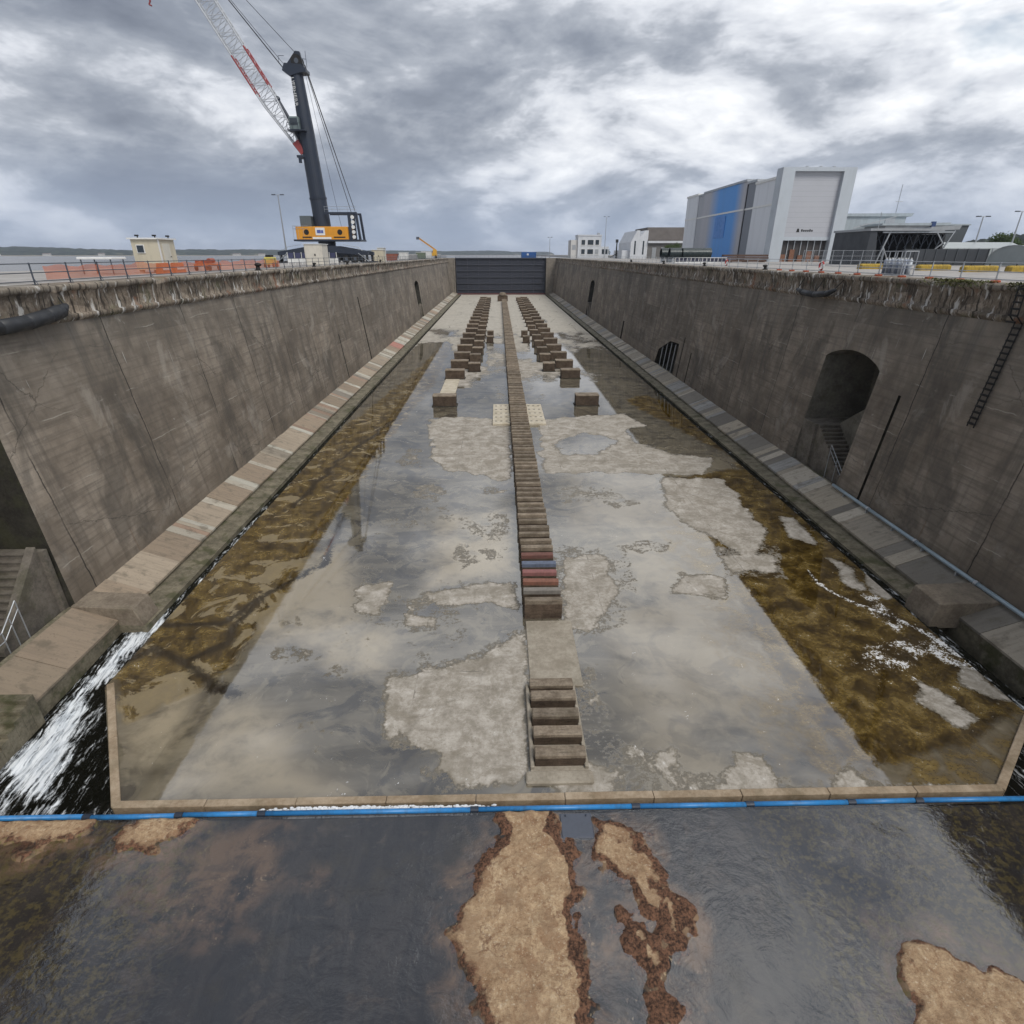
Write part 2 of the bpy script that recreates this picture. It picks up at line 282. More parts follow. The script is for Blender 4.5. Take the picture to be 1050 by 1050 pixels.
# ------------------------------------------------------------------ materials: ground and walls
def m_floor():
    g = G('wet_dock_floor'); P = g.pos(); xyz = g._sep(P); X, Y = xyz[0], xyz[1]
    r, gr, si, _ = g.chans('m1'); fo, ve, fa, _ = g.chans('m2')
    n_big = g.noise(P, .22, 5, .6, .6); n_mid = g.noise(P, .9, 6, .62, .5); n_fine = g.noise(P, 5, 5, .65); n_gr = g.noise(P, 38, 3, .6)
    flow = g.noise(g.comb(g.mul(X, .16), g.mul(Y, .55), 0), 1, 4, .6, 1.2)
    # height of the slab above the standing water (metre-like units)
    h = g.plus(r, g.plus(g.mul(g.math('SUBTRACT', n_mid, .5), .80), g.mul(g.math('SUBTRACT', n_fine, .5), .58)))
    h = g.plus(h, g.mul(g.math('SUBTRACT', n_big, .5), .5))
    dry = g.step(h, -.012, .03); damp = g.step(g.plus(h, g.mul(g.math('SUBTRACT', g.noise(P, 2.3, 4, .65), .5), .30)), -.13, -.02)
    # slab joints and cracks
    sy = g.math('ABSOLUTE', g.math('SUBTRACT', g.math('FRACT', g.mul(g.plus(Y, g.mul(n_fine, .2)), 1/10.6)), .5))
    sx = g.math('ABSOLUTE', g.math('SUBTRACT', g.math('FRACT', g.mul(g.plus(g.plus(X, 3.9), g.mul(n_fine, .15)), 1/9.6)), .5))
    seam = g.math('MAXIMUM', g.step(sy, .4955, .4985), g.step(sx, .4955, .4985))
    cr = g.voro(g.vec('ADD', P, g.noise(P, .8, 4, .6, 0, True)), .085, 'DISTANCE_TO_EDGE')
    crack = g.mul(g.math('SUBTRACT', 1, g.step(cr, .002, .009)), g.step(n_big, .42, .56))
    line = g.math('MAXIMUM', g.mul(seam, g.mul(g.step(n_mid, .44, .6), .5)), g.mul(crack, g.plus(.12, g.mul(fa, .8))))
    # dry concrete
    tone = g.ramp(g.plus(g.mul(n_mid, .6), g.mul(n_fine, .4)), [(.32, (.20, .175, .14)), (.47, (.35, .315, .265)), (.56, (.45, .41, .355)), (.68, (.55, .515, .46))])
    tone = g.mix(g.mul(g.step(g.noise(P, 1.7, 6, .7, .3), .54, .60), .45), tone, (.24, .215, .17))
    tone = g.mix(g.math('SUBTRACT', .75, g.mul(g.step(h, .0, .16), .75)), tone, (.20, .175, .135))
    tone = g.mix(g.mul(g.step(g.noise(P, .62, 6, .68, .8), .51, .60), .5), tone, (.215, .185, .14)); tone = g.mix(g.mul(g.step(g.noise(P, 11, 3, .6), .60, .68), .5), tone, (.15, .13, .10))
    tone = g.mix(g.mul(g.step(n_gr, .5, .75), .35), tone, (.20, .18, .15))
    tone = g.mix(g.mul(g.step(flow, .5, .7), .45), tone, (.22, .195, .155))
    tone = g.mix(g.mul(fa, .45), tone, (.52, .49, .42))
    tone = g.mix(line, tone, (.05, .043, .033))
    # submerged bed
    bed = g.mix(g.step(flow, .35, .65), (.082, .070, .050), (.150, .130, .094))
    bed = g.mix(g.mul(g.step(g.noise(P, .5, 5, .6, 2.2), .50, .62), .55), bed, (.215, .186, .130))
    bed = g.mix(g.mul(si, g.step(g.plus(n_big, g.mul(n_mid, .5)), .48, .82)), bed, (.34, .285, .195))
    bed = g.mix(g.mul(g.step(g.noise(P, .35, 4, .6, 1.5), .52, .62), g.mul(g.math('SUBTRACT', 1, si), .75)), bed, (.045, .040, .034))
    gold = g.ramp(g.plus(g.mul(n_mid, .72), g.mul(n_fine, .28)), [(.34, (.018, .011, .003)), (.46, (.060, .037, .009)), (.54, (.135, .088, .022)), (.66, (.25, .18, .07))])
    speck = g.step(g.noise(g.comb(X, g.mul(Y, 1.5), 0), 6.5, 2, .5), .56, .64)
    gold = g.mix(g.mul(speck, .45), gold, (.018, .011, .004))
    bm = g.step(g.plus(gr, g.mul(g.math('SUBTRACT', n_mid, .5), .7)), .3, .62)
    bed = g.mix(bm, bed, gold)
    isl = g.step(g.plus(g.noise(P, .42, 5, .62, 1.3), g.mul(si, .10)), .545, .60)
    bed = g.mix(g.mul(g.mul(g.mul(isl, g.step(X, -1, -6)), bm), .7), bed, (.31, .25, .15))
    vm = g.step(g.plus(ve, g.plus(g.mul(g.math('SUBTRACT', n_mid, .5), 1.1), g.mul(g.math('SUBTRACT', n_fine, .5), 1.2))), .40, .95)
    bed = g.mix(g.mul(vm, .9), bed, (.010, .006, .002))
    bed = g.mix(g.mul(line, .3), bed, (.05, .045, .04))
    wetc = g.mix(damp, bed, g.mix(n_fine, (.085, .070, .047), (.20, .172, .125)))
    col = g.mix(dry, wetc, tone)
    # foam
    fn = g.plus(g.voro(g.vec('ADD', P, g.vec('MULTIPLY', g.noise(P, 2.5, 4, .6, 0, True), (.8, .8, 0))), 4.6, 'DISTANCE_TO_EDGE'), g.mul(g.voro(P, 9, 'DISTANCE_TO_EDGE'), .8))
    fm = g.step(g.plus(fo, g.plus(g.mul(g.math('SUBTRACT', n_fine, .5), 1.7), g.plus(g.mul(fn, -1.5), g.mul(g.math('SUBTRACT', n_mid, .5), 2.4)))), .34, .62)
    col = g.mix(fm, col, (.80, .80, .79))
    col = g.mix(g.mul(g.mul(g.step(g.noise(P, 5.2, 3, .6), .70, .73), bm), .45), col, (.50, .47, .38))
    rough = g.fmix(dry, g.fmix(damp, .035, .42), .88); rough = g.fmix(fm, rough, .8)
    rip = g.plus(g.noise(g.comb(X, g.mul(Y, 1.3), 0), 1.6, 2, .5, .6), g.mul(g.noise(P, 9, 2), .12))
    hb = g.fmix(damp, g.mul(rip, .22), g.plus(g.mul(n_fine, .8), g.mul(n_gr, .35))); hb = g.plus(hb, g.mul(dry, .25))
    return g.done(g.pbr(col, rough, 0, g.fmix(damp, .5, g.fmix(dry, .22, .08)), g.bump(hb, g.fmix(damp, .075, .42), .06), IOR=2.5))
M_FLOOR = m_floor()

def m_wall():
    g = G('old_dock_concrete'); P = g.pos(); s = g._sep(P); X, Y, Z = s
    big = g.noise(g.comb(0, Y, Z), .16, 5, .6, .4); mid = g.noise(P, .7, 6, .62); fine = g.noise(P, 5, 4, .6); gr = g.noise(P, 30, 3)
    brd = g.noise(g.comb(0, g.mul(Y, .12), g.mul(Z, 3.2)), 1.6, 5, .6)               # board marks
    strk = g.noise(g.comb(0, g.mul(Y, 1.15), g.mul(Z, .055)), 1, 5, .65)             # run-off
    strk2 = g.noise(g.comb(7, g.mul(Y, 2.6), g.mul(Z, .10)), 1, 3, .6)
    col = g.ramp(g.plus(g.mul(big, .6), g.mul(mid, .4)), [(.34, (.115, .093, .071)), (.5, (.225, .187, .146)), (.66, (.345, .295, .238))])
    col = g.mix(g.mul(g.step(brd, .46, .64), .48), col, (.125, .104, .083))
    col = g.mix(g.mul(g.step(strk, .47, .68), .58), col, (.075, .064, .052))
    rust = g.mul(g.step(g.noise(g.comb(12, g.mul(Y, 1.4), g.mul(Z, .12)), 1, 4, .6), .66, .74), .4); col = g.mix(rust, col, (.20, .10, .05))
    up = g.step(Z, 8, 15.5)
    wn = g.n('ShaderNodeTexWhiteNoise', noise_dimensions='2D'); g.put(wn.inputs['Vector'], g.comb(g.math('FLOOR', g.mul(g.plus(Y, .65), 1/9.28)), g.math('FLOOR', g.mul(g.plus(Z, .6), 1/3.45)), 0)); pv = g.lin(wn.outputs[0], 0, 1, .78, 1.16); col = g.mix(1, col, g.comb(pv, pv, pv), 'MULTIPLY')
    col = g.mix(g.mul(g.mul(g.step(strk2, .58, .72), up), .35), col, (.34, .32, .28))
    col = g.mix(g.mul(up, .3), col, (.15, .142, .125))
    col = g.mix(g.mul(g.step(g.noise(g.comb(1, g.mul(Y, .22), g.mul(Z, .3)), 1, 6, .65, .8), .50, .66), .55), col, (.125, .105, .085))
    col = g.mix(g.mul(g.step(g.noise(g.comb(6, g.mul(Y, .3), g.mul(Z, .25)), 1, 6, .68, .5), .55, .68), .45), col, (.37, .335, .285))
    col = g.mix(g.mul(g.math('SUBTRACT', 1, g.step(Z, 1.0, 4.2)), .42), col, (.12, .095, .068))
    # casting lifts: pale lime lines, broken
    zl = g.math('ABSOLUTE', g.math('SUBTRACT', g.math('FRACT', g.mul(g.plus(Z, g.mul(mid, .35)), 1/3.45)), .5))
    lift = g.mul(g.step(zl, .487, .497), g.step(g.noise(g.comb(0, g.mul(Y, .35), g.mul(Z, .5)), 1, 3), .5, .6))
    col = g.mix(g.mul(lift, .5), col, (.44, .41, .35))
    # vertical joints every pour, some weeping dark
    yj = g.math('ABSOLUTE', g.math('SUBTRACT', g.math('FRACT', g.mul(g.plus(g.plus(Y, .65), g.mul(mid, .35)), 1/9.28)), .5))
    jt = g.mul(g.step(yj, .4935, .4985), g.step(g.noise(g.comb(3, g.mul(Y, .11), g.mul(Z, .14)), 1, 2), .36, .52))
    col = g.mix(jt, col, (.022, .019, .016))
    wp = g.mul(g.step(yj, .44, .5), g.step(g.noise(g.comb(9, g.mul(Y, .11), 0), 1, 1), .45, .6))
    col = g.mix(g.mul(wp, .35), col, (.09, .075, .06))
    ckw = g.voro(g.vec('ADD', g.comb(0, Y, g.mul(Z, 1.3)), g.noise(P, .9, 5, .65, 0, True)), .13, 'DISTANCE_TO_EDGE'); ckm = g.mul(g.math('SUBTRACT', 1, g.step(ckw, .0015, .006)), g.step(big, .46, .56)); col = g.mix(g.mul(ckm, .55), col, (.03, .026, .021))
    wet = g.step(g.plus(g.noise(g.comb(21, g.mul(Y, .16), g.mul(Z, .10)), 1, 6, .66, .7), g.mul(up, .05)), .55, .64); col = g.mix(g.mul(wet, .5), col, (.068, .060, .050))
    # white lime drips
    dr = g.mul(g.step(g.noise(g.comb(2, g.mul(Y, 4.2), g.mul(Z, .22)), 1, 2, .5), .735, .755), g.step(Z, 5, 12))
    col = g.mix(g.mul(dr, .75), col, (.55, .53, .49))
    spot = g.step(g.noise(g.comb(4, g.mul(Y, .8), g.mul(Z, .9)), 1, 5, .65), .66, .72)
    col = g.mix(g.mul(spot, .45), col, (.40, .38, .33))
    hb = g.plus(g.plus(g.mul(fine, .7), g.mul(gr, .3)), g.plus(g.mul(brd, .7), g.mul(jt, -1.6)))
    return g.done(g.pbr(col, g.lin(strk, .4, .7, .92, .62), 0, .35, g.bump(hb, .45, .05)))
M_WALL = m_wall()

def m_rubble():
    g = G('weathered_coping_stone'); P = g.pos(); s = g._sep(P); X, Y, Z = s
    mid = g.noise(P, 1.1, 6, .65); fine = g.noise(P, 6, 5, .65); gr = g.noise(P, 34, 3)
    st = g.noise(g.comb(0, g.mul(Y, 2.2), g.mul(Z, .45)), 1.2, 4, .65)
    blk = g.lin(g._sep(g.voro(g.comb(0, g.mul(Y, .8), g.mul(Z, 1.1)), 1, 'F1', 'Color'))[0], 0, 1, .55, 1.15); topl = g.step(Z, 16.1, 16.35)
    col = g.ramp(g.plus(g.mul(mid, .5), g.mul(fine, .5)), [(.3, (.12, .095, .07)), (.48, (.235, .19, .145)), (.62, (.34, .29, .23)), (.75, (.46, .42, .36))])
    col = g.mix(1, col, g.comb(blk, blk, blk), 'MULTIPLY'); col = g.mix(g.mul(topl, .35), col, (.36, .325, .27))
    col = g.mix(g.mul(g.step(st, .50, .60), .82), col, (.045, .037, .030))
    col = g.mix(g.mul(g.step(g.noise(g.comb(5, g.mul(Y, 1.7), g.mul(Z, .5)), 1.4, 4, .6), .56, .64), .80), col, (.62, .60, .56))
    col = g.mix(g.mul(g.step(g.noise(g.comb(8, g.mul(Y, .45), g.mul(Z, .5)), 1, 4, .6), .60, .70), .65), col, (.25, .105, .055))
    col = g.mix(g.mul(g.step(g.noise(P, .8, 5, .6), .56, .68), .4), col, (.105, .115, .05))
    jn = g.step(g.math('ABSOLUTE', g.math('SUBTRACT', g.math('FRACT', g.mul(g.plus(Y, g.mul(fine, .15)), 1/2.15)), .5)), .478, .495)
    col = g.mix(g.mul(jn, .8), col, (.03, .025, .02))
    hb = g.plus(g.plus(fine, g.mul(gr, .4)), g.plus(mid, g.mul(jn, -1)))
    return g.done(g.pbr(col, .92, 0, .25, g.bump(hb, .7, .08)))
M_RUB = m_rubble()

def m_slab(name='tinted_stone', wet=False):
    g = G(name); P = g.pos(); t = g.attr('tint').outputs['Color']; s = g._sep(P)
    mid = g.noise(P, 1.3, 5, .62); fine = g.noise(P, 8, 4, .65)
    st = g.noise(g.comb(g.mul(s[0], .4), g.mul(s[1], 3.5), 0), 1.2, 4, .6)
    col = g.mix(g.mul(g.step(st, .42, .68), .55), t, g.mix(.5, t, (.10, .085, .065)))
    col = g.mix(g.mul(g.step(mid, .52, .68), .6), col, (.13, .11, .08))
    col = g.mix(g.mul(g.step(fine, .58, .7), .4), col, (.085, .07, .055))
    return g.done(g.pbr(col, g.lin(mid, .35, .65, .85, .6), 0, .35, g.bump(g.plus(fine, g.mul(st, .6)), .5, .04)))
M_SLAB = m_slab()

def m_conc(name, a, b, moss=.0, rough=.85, sc=1.0, var=0):
    g = G(name); P = g.pos(); mid = g.noise(P, 1.0*sc, 6, .62); fine = g.noise(P, 7*sc, 5, .65); gr = g.noise(P, 40*sc, 2)
    col = g.mix(g.step(g.plus(g.mul(mid, .6), g.mul(fine, .4)), .36, .66), a, b)
    col = g.mix(g.mul(g.step(gr, .52, .72), .3), col, tuple(x*.45 for x in a))
    if var: rv = g.lin(g.rand(), 0, 1, 1-var, 1+var*.8); col = g.mix(1, col, g.comb(rv, rv, g.mul(rv, .98)), 'MULTIPLY'); col = g.mix(g.mul(g.step(g.noise(g.vec('MULTIPLY', P, (.7, 5, 5)), 2.5, 4, .65), .52, .66), .55), col, tuple(x*.35 for x in a))
    if moss: col = g.mix(g.mul(g.step(g.noise(P, .7, 5, .65), .5, .64), moss), col, (.055, .058, .022))
    return g.done(g.pbr(col, g.lin(mid, .35, .65, rough+.08, rough-.25), 0, .35, g.bump(g.plus(fine, g.mul(gr, .4)), .45, .04)))
M_ALGAE = m_conc('algae_bench', (.10, .088, .06), (.235, .205, .145), .75, .75)
M_KERB = m_conc('pale_kerb', (.27, .20, .13), (.44, .35, .25), .25)
M_PLINTH = m_conc('plinth_concrete', (.26, .225, .175), (.40, .355, .285), .12)
M_RISER = m_conc('damp_stair_concrete', (.10, .088, .072), (.20, .175, .145), .35)
M_TOE = m_conc('toe_block_concrete', (.15, .12, .09), (.27, .225, .17), .15)
M_WOOD = m_conc('keel_block_timber', (.058, .040, .028), (.115, .082, .058), .1, .85, 1.6, .25)
M_CAP = m_conc('keel_cap_timber', (.155, .12, .088), (.30, .245, .185), .1, .85, 1.6, .28)
M_QUAY = m_conc('quay_paving', (.30, .28, .26), (.43, .41, .385), .06, .9, .5)
M_PAD = m_conc('pad_concrete', (.44, .38, .28), (.60, .54, .43), .05)
M_RECESS = m_conc('recess_shade_concrete', (.095, .087, .07), (.19, .172, .138), .3, .85, .6)  # wall concrete darkened for the arch recess, shade put into the colour
M_DARKSLOT = m_conc('dark_and_shade_concrete', (.02, .018, .014), (.05, .045, .034), .3)  # paints shade into slots and left recess; also plain dark beds and plates

def m_water(name, tint, spec=.75, rs=1.2, rstr=.12, stretch=1.3, foam=False, rough=.03, opaque=None, ior=1.45):
    """thin water sheet: mirror by Fresnel over whatever lies below, tinted by the murk it holds"""
    g = G(name); P = g.pos(); s = g._sep(P); X, Y, Z = s
    rip = g.plus(g.noise(g.comb(X, g.mul(Y, stretch), 0), rs, 4, .58, .8), g.mul(g.noise(P, rs*6, 3, .6, .4), .22))
    calm = g.step(g.noise(P, .28, 3, .6, .5), .38, .62)
    nr = g.bump(rip, g.fmix(calm, rstr*.12, rstr), .25)
    gl = g.n('ShaderNodeBsdfGlossy'); g.put(gl.inputs['Roughness'], rough); g.put(gl.inputs['Normal'], nr); g.put(gl.inputs['Color'], (1, 1, 1))
    if opaque is None:
        tr = g.n('ShaderNodeBsdfTransparent'); g.put(tr.inputs['Color'], tint); base = tr.outputs[0]
    else: base = g.pbr(opaque, .6, 0, 0)
    fr = g.n('ShaderNodeFresnel'); g.put(fr.inputs['IOR'], ior); g.put(fr.inputs['Normal'], nr)
    mx = g.n('ShaderNodeMixShader'); bk = g.n('ShaderNodeNewGeometry').outputs['Backfacing']; g.put(mx.inputs[0], g.mul(g.mul(fr.outputs[0], spec), g.math('SUBTRACT', 1, bk))); g.t.links.new(base, mx.inputs[1]); g.t.links.new(gl.outputs[0], mx.inputs[2])
    sh = mx.outputs[0]
    if foam:
        fo = g.chans('m1')[0]
        q = g.vec('ADD', g.comb(g.mul(X, 1.0), g.mul(Y, .34), 0), g.vec('MULTIPLY', g.noise(P, 2.4, 4, .6, 0, True), (.45, .3, 0)))
        qs = g.vec('ADD', g.comb(g.mul(g.plus(X, g.mul(Y, .12)), 1.0), g.mul(Y, .11), 0), g.vec('MULTIPLY', g.noise(P, .9, 3, .6, 0, True), (.35, .15, 0))); stk = g.noise(qs, 7.5, 5, .65); n2 = g.noise(q, 8, 5, .68); cell = g.voro(q, 4.2, 'DISTANCE_TO_EDGE')
        n1 = g.noise(q, 1.6, 5, .62)
        f = g.step(g.plus(fo, g.plus(g.plus(g.mul(g.math('SUBTRACT', n1, .5), 1.5), g.mul(g.math('SUBTRACT', n2, .5), 1.3)), g.plus(g.mul(cell, -.35), g.mul(g.math('SUBTRACT', stk, .5), 1.9)))), .22, .85)
        df = g.pbr(g.mix(g.step(stk, .4, .6), (.50, .54, .58), (.80, .83, .85)), .75, 0, .3, g.bump(g.plus(n1, stk), .5, .08))
        m2 = g.n('ShaderNodeMixShader'); g.put(m2.inputs[0], f); g.t.links.new(sh, m2.inputs[1]); g.t.links.new(df, m2.inputs[2]); sh = m2.outputs[0]
    return g.done(sh)
M_TRENCH = m_water('trench_water', None, .7, 1.0, .3, 1.0, True, .04, (.007, .007, .005))
M_GUTTER = m_water('gutter_water', None, .45, 2.0, .35, .6, True, .05, (.010, .010, .007))
M_SILLW = m_water('sill_water_film', (.74, .72, .71), 1.0, 1.5, .18, 1.2, False, .045, None, 2.15)
M_SEA = m_water('estuary_water', None, .5, .12, .5, 3, False, .18, (.15, .14, .125))

def m_sill():
    g = G('sill_bed'); P = g.pos(); mud, sub, rim, ht = g.chans('m1')
    mid = g.noise(P, 1.1, 6, .65, .4); fine = g.noise(P, 5.5, 6, .68); gr = g.noise(P, 30, 4, .65); flow = g.noise(g.vec('MULTIPLY', P, (1.6, .5, 1)), .8, 5, .6, 1)
    bed = g.mix(g.step(flow, .4, .66), (.012, .011, .012), (.034, .029, .026))
    bed = g.mix(g.mul(g.step(g.noise(P, .55, 5, .62), .52, .68), .6), bed, (.038, .028, .010))
    bed = g.mix(g.mul(sub, g.step(mid, .36, .60)), bed, (.24, .155, .09))
    bed = g.mix(g.mul(g.mul(sub, g.step(fine, .60, .68)), .8), bed, (.42, .32, .20))
    bed = g.mix(g.mul(g.mul(g.math('MAXIMUM', g.step(g._sep(P)[0], 7.5, 9.5), g.step(g._sep(P)[0], -8.5, -11)), g.step(fine, .46, .62)), .85), bed, (.125, .100, .028))
    bed = g.mix(g.mul(g.step(g.noise(P, .9, 6, .68, .6), .55, .66), .55), bed, (.085, .064, .045))
    crust = g.ramp(g.plus(g.mul(mid, .45), g.mul(fine, .55)), [(.3, (.17, .105, .058)), (.46, (.36, .24, .14)), (.58, (.50, .36, .22)), (.74, (.66, .54, .38))])
    crust = g.mix(g.mul(g.step(gr, .55, .7), .5), crust, (.13, .075, .04))
    crust = g.mix(g.mul(g.step(g.noise(P, 1.9, 5, .65, .8), .55, .6), .6), crust, (.25, .14, .075))
    ck = g.voro(g.vec('ADD', P, g.noise(P, 1.5, 5, .65, 0, True)), .8, 'DISTANCE_TO_EDGE'); crust = g.mix(g.mul(g.math('SUBTRACT', 1, g.step(ck, .005, .035)), g.mul(g.step(mid, .50, .62), .55)), crust, (.12, .05, .028))
    grit = g.noise(P, 13, 4, .7); crust = g.mix(g.mul(g.step(grit, .54, .66), .6), crust, (.19, .115, .065)); crust = g.mix(g.mul(g.step(grit, .42, .34), .55), crust, (.66, .56, .42))
    crust = g.mix(g.mul(g.step(g.noise(P, .75, 5, .66, .9), .50, .60), .55), crust, (.30, .20, .12))
    rimc = g.mix(g.step(g.plus(g.mul(fine, .4), g.mul(grit, .6)), .40, .60), (.035, .018, .011), (.19, .095, .055))
    crust = g.mix(g.step(g.plus(rim, g.mul(g.math('SUBTRACT', fine, .5), .9)), .40, .62), crust, rimc)
    col = g.mix(g.step(mud, .35, .65), bed, crust)
    return g.done(g.pbr(col, g.fmix(mud, .6, .82), 0, .35, g.bump(g.plus(fine, g.mul(gr, .6)), g.fmix(mud, .25, .85), .06)))
M_SILL = m_sill()
# ------------------------------------------------------------------ dock floor
def build_floor():
    Ys = [14.1]
    while Ys[-1] < YG-.2:
        y = Ys[-1]; Ys.append(y + (.11 if y < 22 else .11*(y/22)**1.25))
    Ys[-1] = YG-.2; Ys = np.array(Ys); nx = 340
    xl = np.where(Ys < 20.4, -14.0+(Ys-14.1)/6.3*(FL+14.0), FL); xr = np.where(Ys < 17.6, 18.5+(Ys-14.1)/3.5*(FR-18.5), FR)
    s = np.linspace(0, 1, nx)
    X = xl[:, None]+(xr-xl)[:, None]*s[None]; Y = np.repeat(Ys[:, None], nx, 1)
    wx = X+(fbm(X*.9, Y*.9)-.5)*.9*np.clip(Y/40, .35, 1.6); wy = Y+(fbm(X*.9+40, Y*.9+9)-.5)*1.2*np.clip(Y/40, .35, 2.5)
    r = np.full(X.shape, -.62)
    for p in DRY: r = np.maximum(r, np.clip(sd_poly(wx, wy, p)/1.1+.10, -.62, .62))
    far = -.62+(.66)*sstep(58, 95, Y)+.26*sstep(120, 200, Y)+(fbm(X*.16, Y*.07+3, 3)-.5)*1.5*sstep(55, 80, Y)*(1-.6*sstep(150, 230, Y))
    far = far-.30*sstep(10, 17, np.abs(X-CX))*(1-sstep(90, 170, Y))
    r = np.maximum(r, far)
    r = np.maximum(r, -.62+(.32+.14*vnoise(X*.4, Y*.4))*sstep(-11, -8.5, X)*(1-sstep(.4, 1.0, X))*sstep(15, 17, Y)*(1-sstep(40, 46, Y)))
    for p in DAMPS: r = np.maximum(r, np.clip(sd_poly(wx, wy, p)/1.0-.10, -.62, -.085))
    for p in PUD: r = np.minimum(r, np.clip(-sd_poly(wx, wy, p)/1.6, -.62, 9))
    # the slab stands a little proud round the plinth and along the front kerb
    b = np.full(X.shape, -9.)
    for p in BROWN: b = np.maximum(b, sd_poly(wx, wy, p))
    brown = np.maximum(sstep(-1.3, 1.6, b), .50*sstep(5, 14, X)*(1-sstep(34, 46, Y)))
    si = np.full(X.shape, -9.)
    for p in SILT: si = np.maximum(si, sd_poly(wx, wy, p))
    silt = sstep(-1.2, .8, si); silt = np.maximum(silt, .62*sstep(4, 7, X)*(1-sstep(40, 60, Y)))
    ve = np.zeros(X.shape)
    for p in VEINS: ve = np.maximum(ve, 1-np.clip(d_line(wx, wy, p)/.70, 0, 1))
    fo = np.zeros(X.shape); fo = np.maximum(fo, (1.12+.3*(1-sstep(19, 25, Y)))*(1-np.clip(d_line(wx, wy, FOAML)/(.12+.34*np.clip((30-Y)/10, 0, 1)+.16), 0, 1)**.7))
    for p in FOAMP: fo = np.maximum(fo, .60*sstep(-.45, .5, sd_poly(wx, wy, p)))
    fard = sstep(90, 170, Y)
    one = np.ones(X.shape)
    m1 = np.stack([r, brown, silt, one], -1); m2 = np.stack([fo, ve, fard, one], -1)
    o = grid('dock_floor', X, Y, np.zeros(X.shape), M_FLOOR, {'m1': m1, 'm2': m2}, False, -1.9)
    struct(o)
build_floor()

def build_kerb():
    m = MB()
    pts = [(-18.1, 20.5), (-13.95, 14.12), (18.45, 14.12), (22.55, 17.6)]
    for k in range(3):
        a = Vector((*pts[k], 0)); b = Vector((*pts[k+1], 0)); L = (b-a).length; n = max(1, int(L/3.1)); d = (b-a)/n
        nrm = Vector((-d.y, d.x, 0)).normalized()
        for i in range(n):
            p = a+d*i; q = a+d*(i+1)-d.normalized()*.02; dz = random.uniform(-.012, .012)
            p0 = p-nrm*.06; q0 = q-nrm*.06; p1 = p+nrm*.24; q1 = q+nrm*.24
            vs = [(v.x, v.y, z) for z in (-.55, .09+dz) for v in (p0, q0, q1, p1)]
            m.add(vs, [(0,3,2,1),(4,5,6,7),(0,1,5,4),(1,2,6,5),(2,3,7,6),(3,0,4,7)])
    struct(m.build('kerb', M_KERB, bevel=.02))
build_kerb()

# concrete plinth that carries the nearest keel blocks
m = MB(); m.cham((1.05, 15.3, 0), (3.3, 19.95, .10), .03); m.cham((1.28, 19.96, 0), (3.72, 25.0, .07), .03)
m.cham((.85, 14.72, 0), (3.4, 15.28, .16), .06)
o = m.build('keel_plinth', M_PLINTH); recenter(o); tag(o, 'low beige concrete plinth under the five nearest keel blocks', 'plinth')

# ------------------------------------------------------------------ water in the trench and the gutters
def build_trench():
    nx, ny = 330, 90
    ys = np.linspace(13.2, 30.5, ny*2); xs = np.linspace(-22.9, 27.5, nx*2)
    # left wing with the cascade: finer
    xs = np.linspace(-23, -13, 150); ys = np.linspace(13.15, 29.6, 200); X, Y = np.meshgrid(xs, ys)
    wx = X+(fbm(X*1.3, Y*1.3)-.5)*1.0; wy = Y+(fbm(X*1.3+9, Y*1.3)-.5)*1.0
    z = -.60+.34*sstep(19, 28.5, Y)
    d = np.maximum(sd_poly(wx, wy, STREAM), sd_poly(wx, wy, RILL)+.25)
    fo = np.maximum(.86*sstep(-.55, .8, d), .20*sstep(-1.6, 0, d))
    fo = np.maximum(fo, .34*sstep(-.9, .4, -np.abs(Y-14.0))*(X < -14.5)*sstep(-22, -16, -np.abs(X+16)-8))
    fo = np.maximum(fo, .40*np.clip(1-np.abs(wy-14.3)/.9, 0, 1))
    z = z+(fbm(X*2.2, Y*.9, 3)-.5)*.22*sstep(0, .7, fo)
    o = grid('trench_water', X, Y, z, M_TRENCH, {'m1': np.stack([fo, fo, fo, fo*0+1], -1)}); struct(o)
    # channel in front of the floor and the right wing
    xs = np.linspace(-13, 27.5, 260); ys = np.linspace(13.15, 19.5, 40); X, Y = np.meshgrid(xs, ys)
    fo = .30*sstep(19, 21, X)*vnoise(X*1.1, Y*1.1)
    fo = np.maximum(fo, .62*sstep(-8, -5, X)*(1-sstep(-2.2, -.4, X))*(Y < 14.2))
    fo = np.maximum(fo, .95*sstep(-8.6, -7, X+fbm(Y*2, X*2)*.5)*(1-sstep(-2.0, -.6, X))*(Y < 14.2))
    o = grid('trench_water', X, Y, np.full(X.shape, -.62)+(fbm(X, Y, 3)-.5)*.08, M_TRENCH, {'m1': np.stack([fo, fo, fo, fo*0+1], -1)}); struct(o)
    for (x0, x1, y0, z0, zb) in ((-18.95, -18.15, 29.4, -.27, .3), (22.55, 23.35, 17.0, -.16, .2)):
        ys = np.concatenate([np.arange(y0, 60, .25), np.arange(60, YG-.3, 2)]); xs = np.linspace(x0, x1, 6); X, Y = np.meshgrid(xs, ys)
        fo = zb*(1-sstep(30, 55, Y))*(.4+vnoise(X*2, Y*1.2))
        o = grid('gutter_water', X, Y, np.full(X.shape, z0)+(fbm(X*3, Y*1.2, 3)-.5)*.05, M_GUTTER, {'m1': np.stack([fo, fo, fo, fo*0+1], -1)}); struct(o)
    m = MB(); m.box((-34, 12.6, -3), (34, YG, -1.95)); struct(m.build('trench_bed', M_DARKSLOT))
build_trench()

